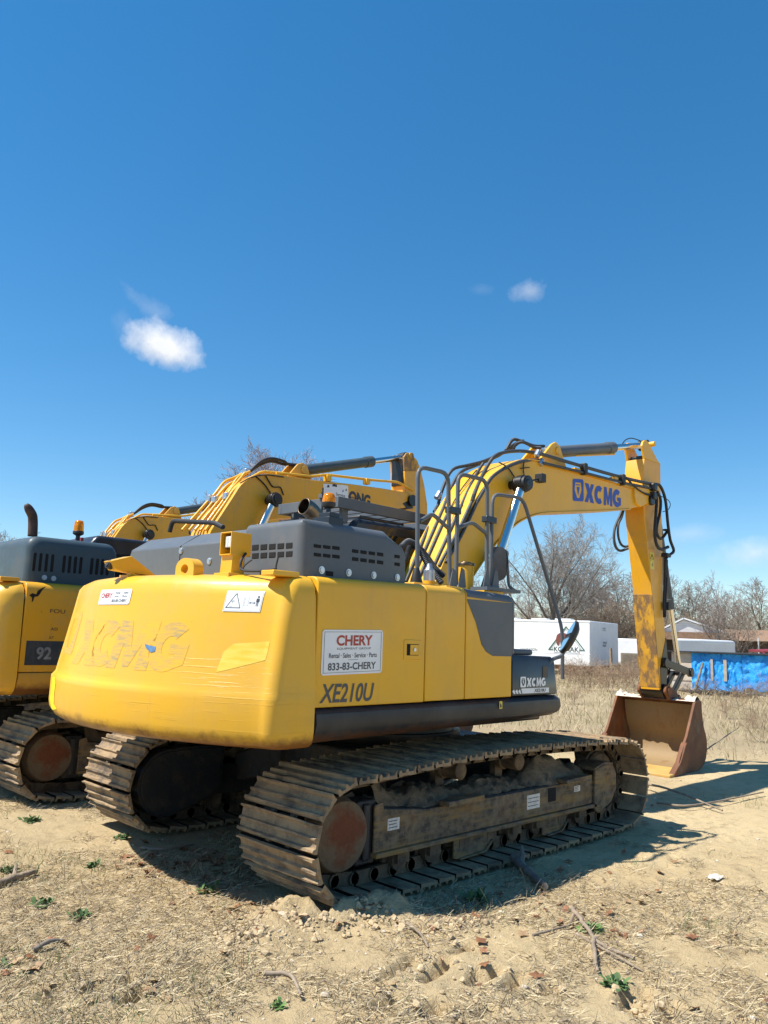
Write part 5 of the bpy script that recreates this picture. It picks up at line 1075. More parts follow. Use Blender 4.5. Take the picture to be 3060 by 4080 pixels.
    pr = [V2(G_(*q), y=AY0) for q in ((1215, 300), (1208, 165), (1235, 128), (1265, 130), (1330, 195), (1370, 300), (1400, 430), (1430, 620))]; ap = [(p[0], p[2]) for p in pr]
    x1_, z1 = ap[-1]; ap += [(x1_+.02, z1-1.0), (x1_-.1, 1.15), (x1_-.32, 1.12), (x1_-.50, z1-.8)]
    am = MB(); am.prism([ap[0]]+ap[5:], AY0, AY1); arm = am.build('arm', M['yellow_old'], root, bev=.008)
    er = MB()
    for y in (AY0-.002, AY1-.038): er.prism(ap[0:6], y, y+.04)
    pin(er, ae[0], ae[2], AY0-.02, AY1+.02, .06); er.build('arm_ear', M['arm_worn'], arm, bev=.006)
    gk = MB(); gk.sphere((ae[0], 0, ae[2]), .085, .09, .09); gk.build('greasy_eye', M['grease_shade'], arm); gk = MB(); gk.box((ap[0][0]-.02, AY0+.04, ap[0][1]-.25), (ap[0][0]+.06, AY1-.04, ap[0][1]+.25)); gk.build('greasy_web', M['grease_shade'], arm, bev=.02)
    bk = [o for o in MAIN.children if o.name.startswith('bucket') and not o.name.startswith('bucket_')][0]; nb = copy_tree(bk, root)
    OFF = np.zeros(3)
    return root, lug
SECOND, LUG2 = excavator_second()
_w = W((372, 1106), z=LUG2[2])
THIRD = copy_tree(SECOND); THIRD['label'] = 'yellow excavator farthest left, almost hidden, only its boom showing behind the others'
THIRD.location = (UC[0]+_w[0]-LUG2[0], _w[1], 0)

# ------------------------------------------------------------------ ground
from mathutils import noise as mn
def pxg(u, v, z=0.0): return W((u, v), z=z)
def seg_d(P, a, b):
    a = np.array(a[:2]); b = np.array(b[:2]); ab = b-a; t = np.clip(((P-a)@ab)/(ab@ab), 0, 1); return np.linalg.norm(P-(a+t[:, None]*ab), axis=1)
N_ = Zm(1500, 3200, 1.0635)
RUTS = [((90, 712), (155, 655)), ((210, 760), (305, 670)), ((405, 765), (435, 715)), ((455, 760), (515, 700)), ((555, 785), (612, 725)), ((170, 895), (255, 848)), ((235, 905), (285, 858)), ((1062, 870), (1078, 790)), ((1112, 885), (1137, 785)), ((1212, 920), (1247, 845)), ((0, 868), (75, 828)), ((1066, 800), (1055, 830)), ((330, 640), (390, 610)), ((20, 760), (60, 730)), ((700, 800), (740, 770)), ((430, 900), (470, 880))]
RUTS = [(pxg(*N_(*a)), pxg(*N_(*b))) for a, b in RUTS]
O_ = Zm(0, 3300, 1.106)
RUTS += [(pxg(*O_(*a)), pxg(*O_(*b))) for a, b in (((540, 690), (575, 665)), ((580, 760), (630, 715)), ((380, 730), (420, 700)), ((190, 745), (250, 715)), ((540, 770), (560, 780)))]
MOUNDS = [(pxg(735, 1975)[:2], .44, .17, .075), (pxg(640, 1985)[:2], .28, .16, .07), (pxg(830, 1985)[:2], .30, .16, .06), (pxg(575, 2030)[:2], .22, .14, .05), (pxg(990, 2010)[:2], .3, .12, .03)]
axis = np.array((math.cos(R(-20)), math.sin(R(-20))))
def fbm(X, Y, sc, seed, oct=4):
    return np.array([mn.fractal(Vector((x*sc+seed, y*sc-seed, seed*.37)), 1.0, 2.0, oct) for x, y in zip(X, Y)])
def height(X, Y, fine=True):
    P = np.stack([X, Y], 1); z = np.zeros(len(X))
    near = (np.abs(X+3) < 9) & (np.abs(Y+2) < 9)
    i = np.where(near)[0]; x, y = X[i], Y[i]; Pn = P[i]
    zz = fbm(x, y, .7, 3, 3)*.022
    if fine:
        a = fbm(x, y, 4.0, 11, 4); zz += a*.012+np.maximum(0, fbm(x, y, 11, 5, 3))*.016
    for c, ra, rb, h in MOUNDS:
        d = Pn-c; u = d@axis; v = d@np.array((-axis[1], axis[0])); g = np.exp(-(u/ra)**2-(v/rb)**2); zz += g*h*(1+(.5*a if fine else 0))
        if fine: zz += g*np.abs(fbm(x, y, 8, 21, 4))*.045*h/.1
    for a_, b_ in RUTS:
        d = seg_d(Pn, a_, b_); zz = np.minimum(zz, np.maximum(zz-.07, zz*.3-.06)*np.exp(-(d/.034)**4)+zz*(1-np.exp(-(d/.034)**4)))+.004*np.exp(-((d-.072)/.028)**2)
    inside = (x > -2.35) & (x < 1.8) & (y > -1.62) & (y < 6.4)
    zz = np.where(inside, np.minimum(zz, .0)-.004, zz)
    z[i] = zz
    return z
def make_ground():
    def axis_pts(lo, hi, st, far_):
        a = list(np.arange(lo, hi, st)); d = st
        while a[-1] < far_: d *= 1.28; a.append(a[-1]+d)
        d = st
        while a[0] > -far_: d *= 1.28; a.insert(0, a[0]-d)
        return np.array(a)
    xs = axis_pts(-5.2, 2.6, .023, 1600); ys = axis_pts(-5.2, 1.2, .023, 1600)
    X, Y = np.meshgrid(xs, ys); Z = height(X.ravel(), Y.ravel())
    n, m = len(xs), len(ys); V = np.stack([X.ravel(), Y.ravel(), Z], 1)
    idx = np.arange(n*m).reshape(m, n); F = np.stack([idx[:-1, :-1], idx[:-1, 1:], idx[1:, 1:], idx[1:, :-1]], -1).reshape(-1, 4)
    me = bpy.data.meshes.new('ground'); me.vertices.add(len(V)); me.vertices.foreach_set('co', V.ravel()); me.loops.add(F.size); me.loops.foreach_set('vertex_index', F.ravel())
    me.polygons.add(len(F)); me.polygons.foreach_set('loop_start', np.arange(0, F.size, 4)); me.polygons.foreach_set('use_smooth', np.ones(len(F), bool)); me.update()
    m_, t, b = nt('sandy_ground'); v = coords(t); n1 = noise(t, v, .55, 5, .6); n2 = noise(t, v, 6, 6, .68); n3 = noise(t, v, 45, 5, .7); n4 = noise(t, v, 160, 3, .6)
    sand = mix(t, ramp(t, n1, [(.38, 0.0), (.62, 1.0)]), (.50, .375, .205), (.61, .475, .27))
    litter = mix(t, n3, (.22, .155, .085), (.46, .36, .215))
    sx = N(t, 'ShaderNodeSeparateXYZ'); t.links.new(v, sx.inputs[0])
    along = mth(t, 'ADD', mth(t, 'MULTIPLY', mth(t, 'ADD', sx.outputs['X'], -CL[0]), math.cos(CY)), mth(t, 'MULTIPLY', mth(t, 'ADD', sx.outputs['Y'], -CL[1]), math.sin(CY)))
    field = mth(t, 'MULTIPLY', mth(t, 'ADD', along, mth(t, 'ADD', -13.5, mth(t, 'MULTIPLY', n1, 3.0))), .4, True)
    side_ = mth(t, 'ADD', .50, mth(t, 'MULTIPLY', mth(t, 'SUBTRACT', mth(t, 'MULTIPLY', sx.outputs['X'], -.09), mth(t, 'MULTIPLY', sx.outputs['Y'], -.05)), 1.0))
    patch = ramp(t, mth(t, 'ADD', mth(t, 'MULTIPLY', n2, .6), mth(t, 'MULTIPLY', mth(t, 'ADD', n1, mth(t, 'MULTIPLY', mth(t, 'ADD', sx.outputs['X'], 1.5), -.05)), .45)), [(.50, 0.0), (.68, .75)])
    c = mix(t, patch, sand, litter)
    c = mix(t, ramp(t, n2, [(.32, .6), (.48, 0.0)]), c, (.25, .18, .10))
    c = mix(t, mth(t, 'MULTIPLY', ramp(t, n4, [(.60, 0.0), (.70, 1.0)]), .5), c, (.62, .56, .46))
    fcol = mix(t, n2, (.30, .225, .13), (.45, .355, .22)); fcol = mix(t, ramp(t, n1, [(.5, 0.0), (.7, .5)]), fcol, (.20, .19, .085))
    c = mix(t, field, c, fcol)
    t.links.new(c, b.inputs['Base Color']); b.inputs['Roughness'].default_value = .95; b.inputs['Specular IOR Level'].default_value = .15
    bump(t, b, mth(t, 'ADD', mth(t, 'MULTIPLY', n3, 1.0), mth(t, 'MULTIPLY', n4, .5)), .9, .02)
    me.materials.append(m_); o = bpy.data.objects.new('ground', me); S.collection.objects.link(o); o['kind'] = 'structure'
make_ground()
def raw_mesh(name, V, F, mats, mi=None, smooth=False):
    me = bpy.data.meshes.new(name); me.from_pydata(np.asarray(V).tolist(), [], [tuple(f) for f in F])
    for m in mats: me.materials.append(m)
    if mi is not None: me.polygons.foreach_set('material_index', np.asarray(mi, np.int32))
    if smooth: me.polygons.foreach_set('use_smooth', [True]*len(me.polygons))
    o = bpy.data.objects.new(name, me); S.collection.objects.link(o); return o
def matte(name, col, var=.2, sc=6, rough=.9): return plain(name, col, rough, 0, var, sc)
M['straw'] = matte('straw', (.52, .425, .26), .3, 9); M['straw2'] = matte('grey_straw', (.27, .21, .13), .35, 9); M['leaf_b'] = matte('brown_leaf', (.24, .105, .045), .4, 14, .7); M['leaf_b2'] = matte('tan_leaf', (.36, .23, .12), .3, 14, .7)
M['pebble'] = matte('pebble', (.50, .42, .32), .3, 20, .8); M['pebble2'] = matte('pale_pebble', (.60, .52, .40), .2, 20, .8); M['clod'] = matte('soil_clod', (.47, .355, .21), .3, 30, .95)
M['grass_g'] = matte('green_weed', (.085, .15, .045), .35, 12, .7); M['grass_b'] = matte('bright_weed', (.10, .19, .045), .3, 14, .6); M['twig'] = matte('weathered_twig', (.27, .21, .15), .3, 12); M['bark'] = matte('grey_bark', (.19, .155, .125), .3, 10)
rg_ = np.random.default_rng(11)
def view_pts(n, dmin, dmax, spread=.60, pw=1.0):
    """random ground points in a wedge in front of the camera"""
    d = dmin+(dmax-dmin)*rg_.random(n)**pw; a = CY+rg_.uniform(-spread, spread, n)
    return CL[0]+d*np.cos(a), CL[1]+d*np.sin(a)
def clear(x, y): return ~((x > -2.45) & (x < 1.9) & (((y > -1.62) & (y < -.76)) | ((y > .76) & (y < 1.62)) | ((y > 2.45) & (y < 3.4))))
def strips(X, Y, Z, L, Wd, az, tilt, curve=.0):
    n = len(X); dx, dy = np.cos(az), np.sin(az); V = np.zeros((n, 6, 3)); px, py = -dy*Wd/2, dx*Wd/2
    for k, t in enumerate((0, .5, 1)):
        cx = X+dx*L*t*np.cos(tilt)+px*8*curve*(t*t); cy = Y+dy*L*t*np.cos(tilt)+py*8*curve*(t*t); cz = Z+L*t*np.sin(tilt)
        w = 1-.6*t
        V[:, 2*k] = np.stack([cx-px*w, cy-py*w, cz+.001], 1); V[:, 2*k+1] = np.stack([cx+px*w, cy+py*w, cz+.003], 1)
    o = (np.arange(n)*6)[:, None]; F = np.concatenate([o+np.array([[0, 1, 3, 2]]), o+np.array([[2, 3, 5, 4]])], 1).reshape(-1, 4)
    return V.reshape(-1, 3), F
def litter():
    X, Y = view_pts(210000, 1.9, 13, .58, 1.2)
    dens = .9*fbm(X, Y, .55, 40, 3)+.5*fbm(X, Y, 2.6, 41, 3)+.11*(-X-1.6)+.03*(Y+3); keep = (dens > rg_.normal(.13, .10, len(X))) & clear(X, Y); X, Y = X[keep], Y[keep]; n = len(X)
    Z = height(X, Y, False)+.008
    V, F = strips(X, Y, Z, rg_.uniform(.015, .075, n)*np.where(rg_.random(n) > .95, 2.2, 1), rg_.uniform(.0016, .0046, n), rg_.uniform(0, 6.28, n), rg_.normal(.22, .30, n), rg_.normal(0, .8, n))
    o = raw_mesh('straw_litter', V, F, [M['straw'], M['straw2'], M['twig'], matte('dark_debris', (.085, .06, .038), .3, 9)], np.repeat(rg_.choice(4, n, p=(.47, .30, .10, .13)), 2)); o['kind'] = 'stuff'
    # short living grass in patches
    X, Y = view_pts(60000, 2.2, 13, .60, 1.2); d = fbm(X, Y, .9, 70, 3)+.05*(-X-2)+.03*Y; keep = (d > .20+rg_.normal(0, .06, len(X))) & clear(X, Y); X, Y = X[keep], Y[keep]; n = len(X); Z = height(X, Y, False)
    V, F = strips(X, Y, Z, rg_.uniform(.02, .075, n), rg_.uniform(.002, .005, n), rg_.uniform(0, 6.28, n), rg_.uniform(.4, 1.4, n), rg_.normal(0, .8, n))
    o = raw_mesh('sparse_grass', V, F, [matte('dull_grass', (.20, .20, .075), .35, 9), M['straw'], M['grass_g']], np.repeat(rg_.choice(3, n, p=(.45, .40, .15)), 2)); o['kind'] = 'stuff'
litter()
def blobs(name, X, Y, Z, sz, mats, p, flat=.65):
    base = np.array([(1, 0, 0), (-1, 0, 0), (0, 1, 0), (0, -1, 0), (0, 0, 1), (0, 0, -1)], float); fs = np.array([(0, 2, 4), (2, 1, 4), (1, 3, 4), (3, 0, 4), (2, 0, 5), (1, 2, 5), (3, 1, 5), (0, 3, 5)])
    mid = []; key = {}; F2 = []; vs = list(base)
    def md(a, b):
        k = (min(a, b), max(a, b))
        if k not in key: m = vs[a]+vs[b]; vs.append(m/np.linalg.norm(m)); key[k] = len(vs)-1
        return key[k]
    for a, b, c in fs:
        d, e, f = md(a, b), md(b, c), md(c, a); F2 += [(a, d, f), (d, b, e), (f, e, c), (d, e, f)]
    vs = np.array(vs); n = len(X); k = len(vs); J = 1+rg_.uniform(-.28, .28, (n, k, 1))
    sx = rg_.uniform(.7, 1.3, (n, 1, 3))*np.array([1, 1, flat]); V = vs[None]*J*sx*sz[:, None, None]+np.stack([X, Y, Z], 1)[:, None]
    F = (np.array(F2)[None]+(np.arange(n)*k)[:, None, None]).reshape(-1, 3)
    o = raw_mesh(name, V.reshape(-1, 3), F, mats, np.repeat(rg_.choice(len(mats), n, p=p), len(F2))); o['kind'] = 'stuff'; return o
X, Y = view_pts(2600, 1.9, 12, .62, 1.3); k = clear(X, Y); X, Y = X[k], Y[k]; blobs('pebbles', X, Y, height(X, Y, False)+.004, rg_.uniform(.003, .010, len(X))*(1+1.2*(rg_.random(len(X)) > .96)), [M['pebble'], M['pebble2'], M['clod']], (.45, .25, .30))
cx = []; 
for c, ra, rb, h in MOUNDS:
    n = int(620*h/.13); u, v = rg_.normal(0, ra*.62, n), rg_.normal(0, rb*.7, n); cx.append(np.stack([c[0]+axis[0]*u-axis[1]*v, c[1]+axis[1]*u+axis[0]*v], 1))
for a_, b_ in RUTS:
    t_ = rg_.random((7, 1)); cx.append((a_[:2]*t_+b_[:2]*(1-t_))+rg_.normal(0, .07, (7, 2)))
cx = np.vstack(cx); kk = clear(cx[:, 0], cx[:, 1]); cx = cx[kk]; blobs('dirt_clods', cx[:, 0], cx[:, 1], height(cx[:, 0], cx[:, 1], False)+.008, rg_.uniform(.004, .024, len(cx))*rg_.uniform(.4, 1.15, len(cx)), [M['clod'], M['pebble']], (.95, .05), .8)
def leaves():
    pts = []
    for (u, v), n, r in (((560, 1905), 60, .35), ((480, 1870), 50, .3), ((650, 1950), 46, .3), ((1170, 1945), 20, .4), ((1010, 2000), 14, .5), ((60, 2075), 12, .2), ((400, 1850), 34, .3), ((1530, 2020), 12, .6), ((1420, 2010), 12, .6), ((790, 1960), 14, .25), ((300, 2190), 8, .2), ((1330, 1950), 10, .5)):
        c = pxg(u, v); pts.append(np.stack([c[0]+rg_.normal(0, r, n), c[1]+rg_.normal(0, r, n)], 1))
    X, Y = view_pts(70, 2, 10); pts.append(np.stack([X, Y], 1)); P = np.vstack(pts); P = P[clear(P[:, 0], P[:, 1])]; Z = height(P[:, 0], P[:, 1], False); V = []; F = []; mi = []
    for (x, y), z in zip(P, Z):
        r = rg_.uniform(.018, .045); a0 = rg_.uniform(0, 6.28); tx, ty = rg_.normal(0, .5, 2); k = 9; o = len(V)
        V.append((x, y, z+.018))
        for j in range(k):
            a = a0+2*math.pi*j/k; q = r*(1.25 if j % 2 else .7)*rg_.uniform(.8, 1.2); dx, dy = q*math.cos(a), q*.75*math.sin(a); V.append((x+dx, y+dy, z+.016+dx*tx*.6+dy*ty*.6+rg_.uniform(-.004, .008)))
        m = rg_.choice(2, p=(.65, .35))
        for j in range(k): F.append((o, o+1+j, o+1+(j+1) % k)); mi.append(m)
    o = raw_mesh('fallen_leaves', V, F, [M['leaf_b'], M['leaf_b2']], mi); o['kind'] = 'stuff'
leaves()
def weed(u, v, size, label, bright=False, dark=False):
    size *= .85
    c = pxg(u, v); z = float(height(np.array([c[0]]), np.array([c[1]]), False)[0]); V = []; F = []; n = int(46+size*260)
    for i in range(n):
        a = rg_.uniform(0, 6.28); el = rg_.uniform(.25, 1.35); L = size*rg_.uniform(.35, 1.0); w = L*rg_.uniform(.10, .2); o = len(V)
        b0 = np.array([rg_.normal(0, size*.28), rg_.normal(0, size*.28), 0]); d = np.array([math.cos(a)*math.cos(el), math.sin(a)*math.cos(el), math.sin(el)]); s_ = np.array([-math.sin(a), math.cos(a), 0]); up = np.array([0, 0, 1])
        for t, ww in ((0, .3), (.45, 1), (.8, .8), (1, .05)):
            p = b0+d*L*t-up*L*.35*t*t; V += [p-s_*w*ww, p+s_*w*ww]
        F += [(o+2*k, o+2*k+1, o+2*k+3, o+2*k+2) for k in range(3)]
    V = np.array(V); V[:, 2] = np.maximum(V[:, 2], .003)
    o = raw_mesh('weed', V, F, [M['grass_b'] if bright else M['grass_g']]); o.location = (c[0], c[1], z); tag(o, label, 'weed', 'green weeds on the bare ground')
weed(1275, 2012, .11, 'bright green leafy weed beside the forked stick in the right foreground', True)
weed(200, 1876, .085, 'green weed tuft on sand at left, above the low sprawling one', False); weed(452, 1926, .11, 'green grassy tuft on the sunlit edge of the excavator shadow', True); weed(262, 1812, .09, 'small green weed in front of the left track of the nearest excavator')
weed(66, 1775, .12, 'wide low green weed in front of the second excavator track, left'); weed(22, 1886, .10, 'green weed near the left picture edge by the weathered board'); weed(175, 1980, .09, 'low sprawling green weed in the left foreground sand'); weed(90, 1958, .10, 'upright dull green weed with dry stems, left foreground')
weed(1030, 1942, .15, 'dark green grass clump in the shade beside the right track'); weed(1330, 2128, .10, 'thin green tuft by the tyre ruts in the lower right'); weed(8, 2090, .07, 'small weed cut by the left picture edge near the bottom'); weed(600, 2180, .06, 'tiny bright seedling near the bottom middle of the sand', True)
def stick(pts, r, label, name='stick', cat='stick', m='twig', forks=()):
    P = [pxg(u, v)+np.array((0, 0, h)) for u, v, h in pts]
    for p in P: p[2] += float(height(np.array([p[0]]), np.array([p[1]]), False)[0])
    b = MB(); path = spline(P, 5); k = len(path); path = [p+np.array((rnd.uniform(-1, 1), rnd.uniform(-1, 1), rnd.uniform(-.4, .4)))*r*.35 for p in path]; b.tube(path, [r*(1-.45*i/k) for i in range(k)], 8)
    for fk in forks:
        Q = [pxg(u, v)+np.array((0, 0, h)) for u, v, h in fk]; q = spline(Q, 5); b.tube(q, [r*.7*(1-.6*i/len(q)) for i in range(len(q))], 7)
    o = b.build(name, M[m], None, smooth=50); return tag(o, label, cat, 'sticks and twigs lying about')
stick([(1112, 1868, .05), (1130, 1886, .05), (1150, 1905, .045), (1178, 1928, .04)], .038, 'thick grey branch end lying in the shade by the right track', 'branch', 'branch', 'bark', [[(1125, 1882, .05), (1128, 1872, .09), (1126, 1866, .13)]])
stick([(1235, 1985, .06), (1250, 2000, .05), (1275, 2030, .04), (1300, 2050, .02), (1370, 2075, .015)], .016, 'long pale forked stick across the right foreground', forks=[[(1240, 1990, .05), (1232, 2005, .03), (1222, 2012, .02)]])
stick([(1284, 2040, .03), (1284, 2065, .03), (1290, 2105, .02)], .016, 'short bent stick hanging down from the bright weed')
stick([(-8, 1925, .03), (30, 1912, .035), (76, 1896, .03)], .028, 'weathered grey board end at the left edge', 'board', 'board', 'twig', [[(28, 1915, .02), (31, 1902, .10)]])
stick([(845, 1880, .02), (880, 1872, .02), (930, 1866, .02)], .014, 'thin grey stick in the shadow close to the track shoes')
stick([(70, 2062, .02), (105, 2052, .04), (135, 2043, .02)], .016, 'dark curled strip of bark in the lower left', m='bark')
stick([(305, 1838, .02), (350, 1842, .03), (420, 1828, .02)], .012, 'slim curved twig near the shaded left track'); stick([(570, 2118, .02), (625, 2125, .03), (650, 2165, .02)], .013, 'pale bent reed stalk at the bottom middle', forks=[[(600, 2120, .02), (580, 2140, .01)]])
stick([(1240, 2022, .01), (1320, 2070, .03), (1390, 2100, .01)], .010, 'thin twig right of the forked stick'); stick([(1380, 1700, .05), (1440, 1722, .10), (1560, 1760, .04)], .016, 'long bare branch on the sand right of the track', 'branch', 'branch'); stick([(1420, 1740, .03), (1500, 1752, .06), (1650, 1720, .05)], .013, 'dry branch running to the right edge below the bucket', 'branch', 'branch')
stick([(1150, 2030, .02), (1190, 2020, .02), (1230, 2008, .02)], .009, 'thin straight twig beside the green weed'); stick([(880, 2010, .03), (905, 2030, .03), (925, 2052, .01)], .010, 'short twig on the dug soil in the middle foreground'); stick([(1480, 1670, .05), (1530, 1655, .25), (1600, 1640, .5)], .012, 'upright dead stem right of the bucket')
def scrap(u, v, w, label, name, cat, m):
    c = pxg(u, v); b = MB(); n = 5; z0 = float(height(np.array([c[0]]), np.array([c[1]]), False)[0])
    G = [[(c[0]+w*(i/n-.5)+rnd.uniform(-.2, .2)*w/n, c[1]+w*.6*(j/n-.5), z0+.012+rnd.uniform(0, .03)*(1 if w < .13 else .5)) for i in range(n+1)] for j in range(n+1)]
    b.rings(G, close=False, caps=False); o = b.build(name, m, None, smooth=80); tag(o, label, cat)
scrap(1002, 1897, .11, 'crumpled white plastic scrap in the shade by the track', 'plastic_scrap', 'litter', plain('white_plastic', (.62, .68, .72), .4)); scrap(1545, 1903, .15, 'flattened pale paper scrap on the sand at right', 'paper_scrap', 'litter', plain('weathered_paper', (.62, .57, .49), .8)); 
# ------------------------------------------------------------------ dry field
def field():
    X, Y = view_pts(30000, 11.5, 52, .58, 1.15)
    al = (X-CL[0])*math.cos(CY)+(Y-CL[1])*math.sin(CY); bnd = 13.0+2.5*fbm(X, Y, .22, 90, 3); keep = (al > bnd+rg_.normal(0, 1.0, len(X))) & (al > 11) & ((X > 4.6) | (Y > 12)); keep &= ~((X < 7) & (Y < 11))
    X, Y = X[keep], Y[keep]; n = len(X); al = al[keep]; cl = fbm(X, Y, .5, 95, 3); L = np.clip(rg_.uniform(.07, .28, n)*(1+.9*cl)*(.65+np.clip((al-12)/30, 0, .8)), .04, 1.0)
    L *= np.where(rg_.random(n) > .985, 2.6, 1.0)
    V, F = strips(X, Y, np.zeros(n)-.01, L, .004+al*.00045, rg_.uniform(0, 6.28, n), rg_.uniform(.55, 1.5, n), rg_.normal(0, 1.2, n))
    mi = np.where(fbm(X, Y, .25, 99, 2)+rg_.normal(0, .35, n) > .42, 2, rg_.choice(2, n, p=(.6, .4)))
    o = raw_mesh('dry_field_grass', V, F, [M['straw'], M['straw2'], matte('olive_grass', (.22, .20, .08), .3, 5), M['twig']], np.repeat(mi, 2)); o['kind'] = 'stuff'
field()
# ------------------------------------------------------------------ trees and brush
def grow(seed, h, spread, trunk_r, levels, nb, droop=.0, up=.55, twig_r=.010, first=.22, wob=.10):
    """skeleton of a bare tree; returns (thick mesh, twig mesh)"""
    r_ = np.random.default_rng(seed); thick, thin = [[], []], [[], []]
    def tube(dst, P, R0, R1, n):
        k = len(P); o = len(dst[0]); d = P[-1]-P[0]; d /= np.linalg.norm(d)+1e-9; a = np.cross(d, (0.3, .9, .2)); a /= np.linalg.norm(a); b = np.cross(d, a)
        for i, p in enumerate(P):
            r = R0+(R1-R0)*i/(k-1)
            for j in range(n): t = 2*math.pi*j/n; dst[0].append(p+r*(a*math.cos(t)+b*math.sin(t)))
        for i in range(k-1):
            for j in range(n): dst[1].append((o+i*n+j, o+i*n+(j+1) % n, o+(i+1)*n+(j+1) % n, o+(i+1)*n+j))
    def branch(p, d, L, r0, lev):
        k = (6, 7, 5, 4, 3)[min(lev, 4)]; P = [p]; dd = d.copy()
        for i in range(k-1):
            dd = dd+r_.normal(0, wob*(.5+.25*lev), 3)*(1 if lev else .4)+np.array([0, 0, (0, .10, .05, .02, 0)[min(lev, 4)]*up]); dd /= np.linalg.norm(dd); P.append(P[-1]+dd*L/(k-1))
        r1 = max(twig_r*.5, r0*(.5 if lev == 0 else .22)); tube(thick if lev < 2 else thin, P, max(r0, twig_r*.8), r1, 7 if lev == 0 else 5 if lev == 1 else 3)
        if lev >= levels: return
        m = nb[lev]
        for i in range(m):
            t = (first+(1-first)*((i+r_.random()*.8)/m)) if lev == 0 else .14+.86*(i+r_.random()*.9)/m
            t = min(t, 1.0); q = t*(k-1); j = min(int(q), k-2); b0 = P[j]+(P[j+1]-P[j])*(q-j); ax = P[j+1]-P[j]; ax /= np.linalg.norm(ax)
            az = i*2.4+r_.uniform(-.6, .6); u = np.cross(ax, (.2, .3, .93)); u /= np.linalg.norm(u); w = np.cross(ax, u)
            ang = r_.uniform(.55, 1.05)*(1.15-.65*t if lev == 0 else .85)*spread**.5 if lev == 0 else r_.uniform(.45, .95)
            nd = ax*math.cos(ang)+(u*math.cos(az)+w*math.sin(az))*math.sin(ang); nd[2] += (.22 if lev else .0)*up; nd /= np.linalg.norm(nd)
            f = (1.30*spread*(1-.25*t) if lev == 0 else (.56-.24*t) if lev == 1 else (.60-.25*t) if lev == 2 else (.62-.2*t))
            rr = r0*(1-.5*t)*(.55 if lev == 0 else .40); branch(b0, nd, L*f*r_.uniform(.75, 1.15), rr, lev+1)
    branch(np.zeros(3), np.array([r_.normal(0, .04), r_.normal(0, .04), 1.0]), h*.55, trunk_r, 0)
    hh = max(p[2] for p in thick[0]+thin[0]); s_ = h/hh
    return [(np.array(a)*s_, f) for a, f in (thick, thin)]
def tree_mats(name, c1, c2):
    return matte(name+'_bark', c1, .25, 3), matte(name+'_twig', c2, .25, 2)
TREES = {}
def make_tree(kind, *a, cols=((.15, .125, .105), (.21, .17, .145)), **k):
    (v1, f1), (v2, f2) = grow(*a, **k); m1, m2 = tree_mats(kind, *cols); r = []
    for nm, v, f, m in (('trunk', v1, f1, m1), ('crown', v2, f2, m2)):
        me = bpy.data.meshes.new(nm); me.from_pydata(v.tolist(), [], f); me.materials.append(m); r.append((nm, me))
    TREES[kind] = (r, a[1])
make_tree('oak', 21, 12.3, 1.0, .34, 4, (12, 11, 9, 6), twig_r=.016, first=.30, up=.8, wob=.15, cols=((.13, .115, .10), (.27, .245, .22)))
make_tree('lilac', 5, 12, .75, .22, 4, (12, 11, 9, 5), twig_r=.016, first=.35, up=1.3, wob=.14, cols=((.24, .21, .215), (.33, .285, .30)))
make_tree('maple', 9, 9, .8, .18, 4, (9, 8, 7, 4), twig_r=.015, first=.25, up=1.0, wob=.15, cols=((.14, .115, .10), (.27, .215, .185)))
make_tree('thorn', 33, 7, .95, .14, 4, (9, 8, 7, 4), twig_r=.013, first=.12, up=.6, wob=.2, cols=((.14, .12, .095), (.26, .215, .17)))
make_tree('scrub', 44, 3.4, 1.2, .04, 3, (14, 11, 8), twig_r=.009, first=.03, up=.9, wob=.22, cols=((.17, .13, .09), (.27, .20, .135)))
make_tree('bramble', 55, 1.5, 1.4, .016, 3, (14, 9, 5), twig_r=.005, first=.0, up=.3, wob=.3, cols=((.22, .15, .095), (.32, .22, .14)))
def plant(kind, u, dist, vtop, label, cat='tree', name='bare_tree', grp='bare trees beyond the field', wide=1.0, h=None, parts=True):
    r, h0 = TREES[kind]; base = far(u, 1400, dist); base[2] = -.05; top = far(u, vtop, dist)[2] if h is None else h
    o = thing(name, label, cat, tuple(base), grp); o.rotation_euler.z = rnd.uniform(0, 6.28); s_ = top/h0; o.scale = (s_*wide, s_*wide, s_)
    for nm, me in r:
        c = bpy.data.objects.new(nm if cat == 'tree' else {'trunk': 'stem', 'crown': 'twigs'}[nm], me); S.collection.objects.link(c); c.parent = o
    return o
plant('oak', 1180, 62, 1082, 'largest bare tree, spreading behind the white logo trailer', wide=1.12)
plant('lilac', 565, 44, 958, 'tall bare grey tree rising behind the second excavator boom', wide=1.25); plant('lilac', 612, 50, 972, 'bare tree just right of the tallest one behind the booms', wide=1.1); plant('thorn', 8, 60, 1138, 'small bare tree top at the far left picture edge')
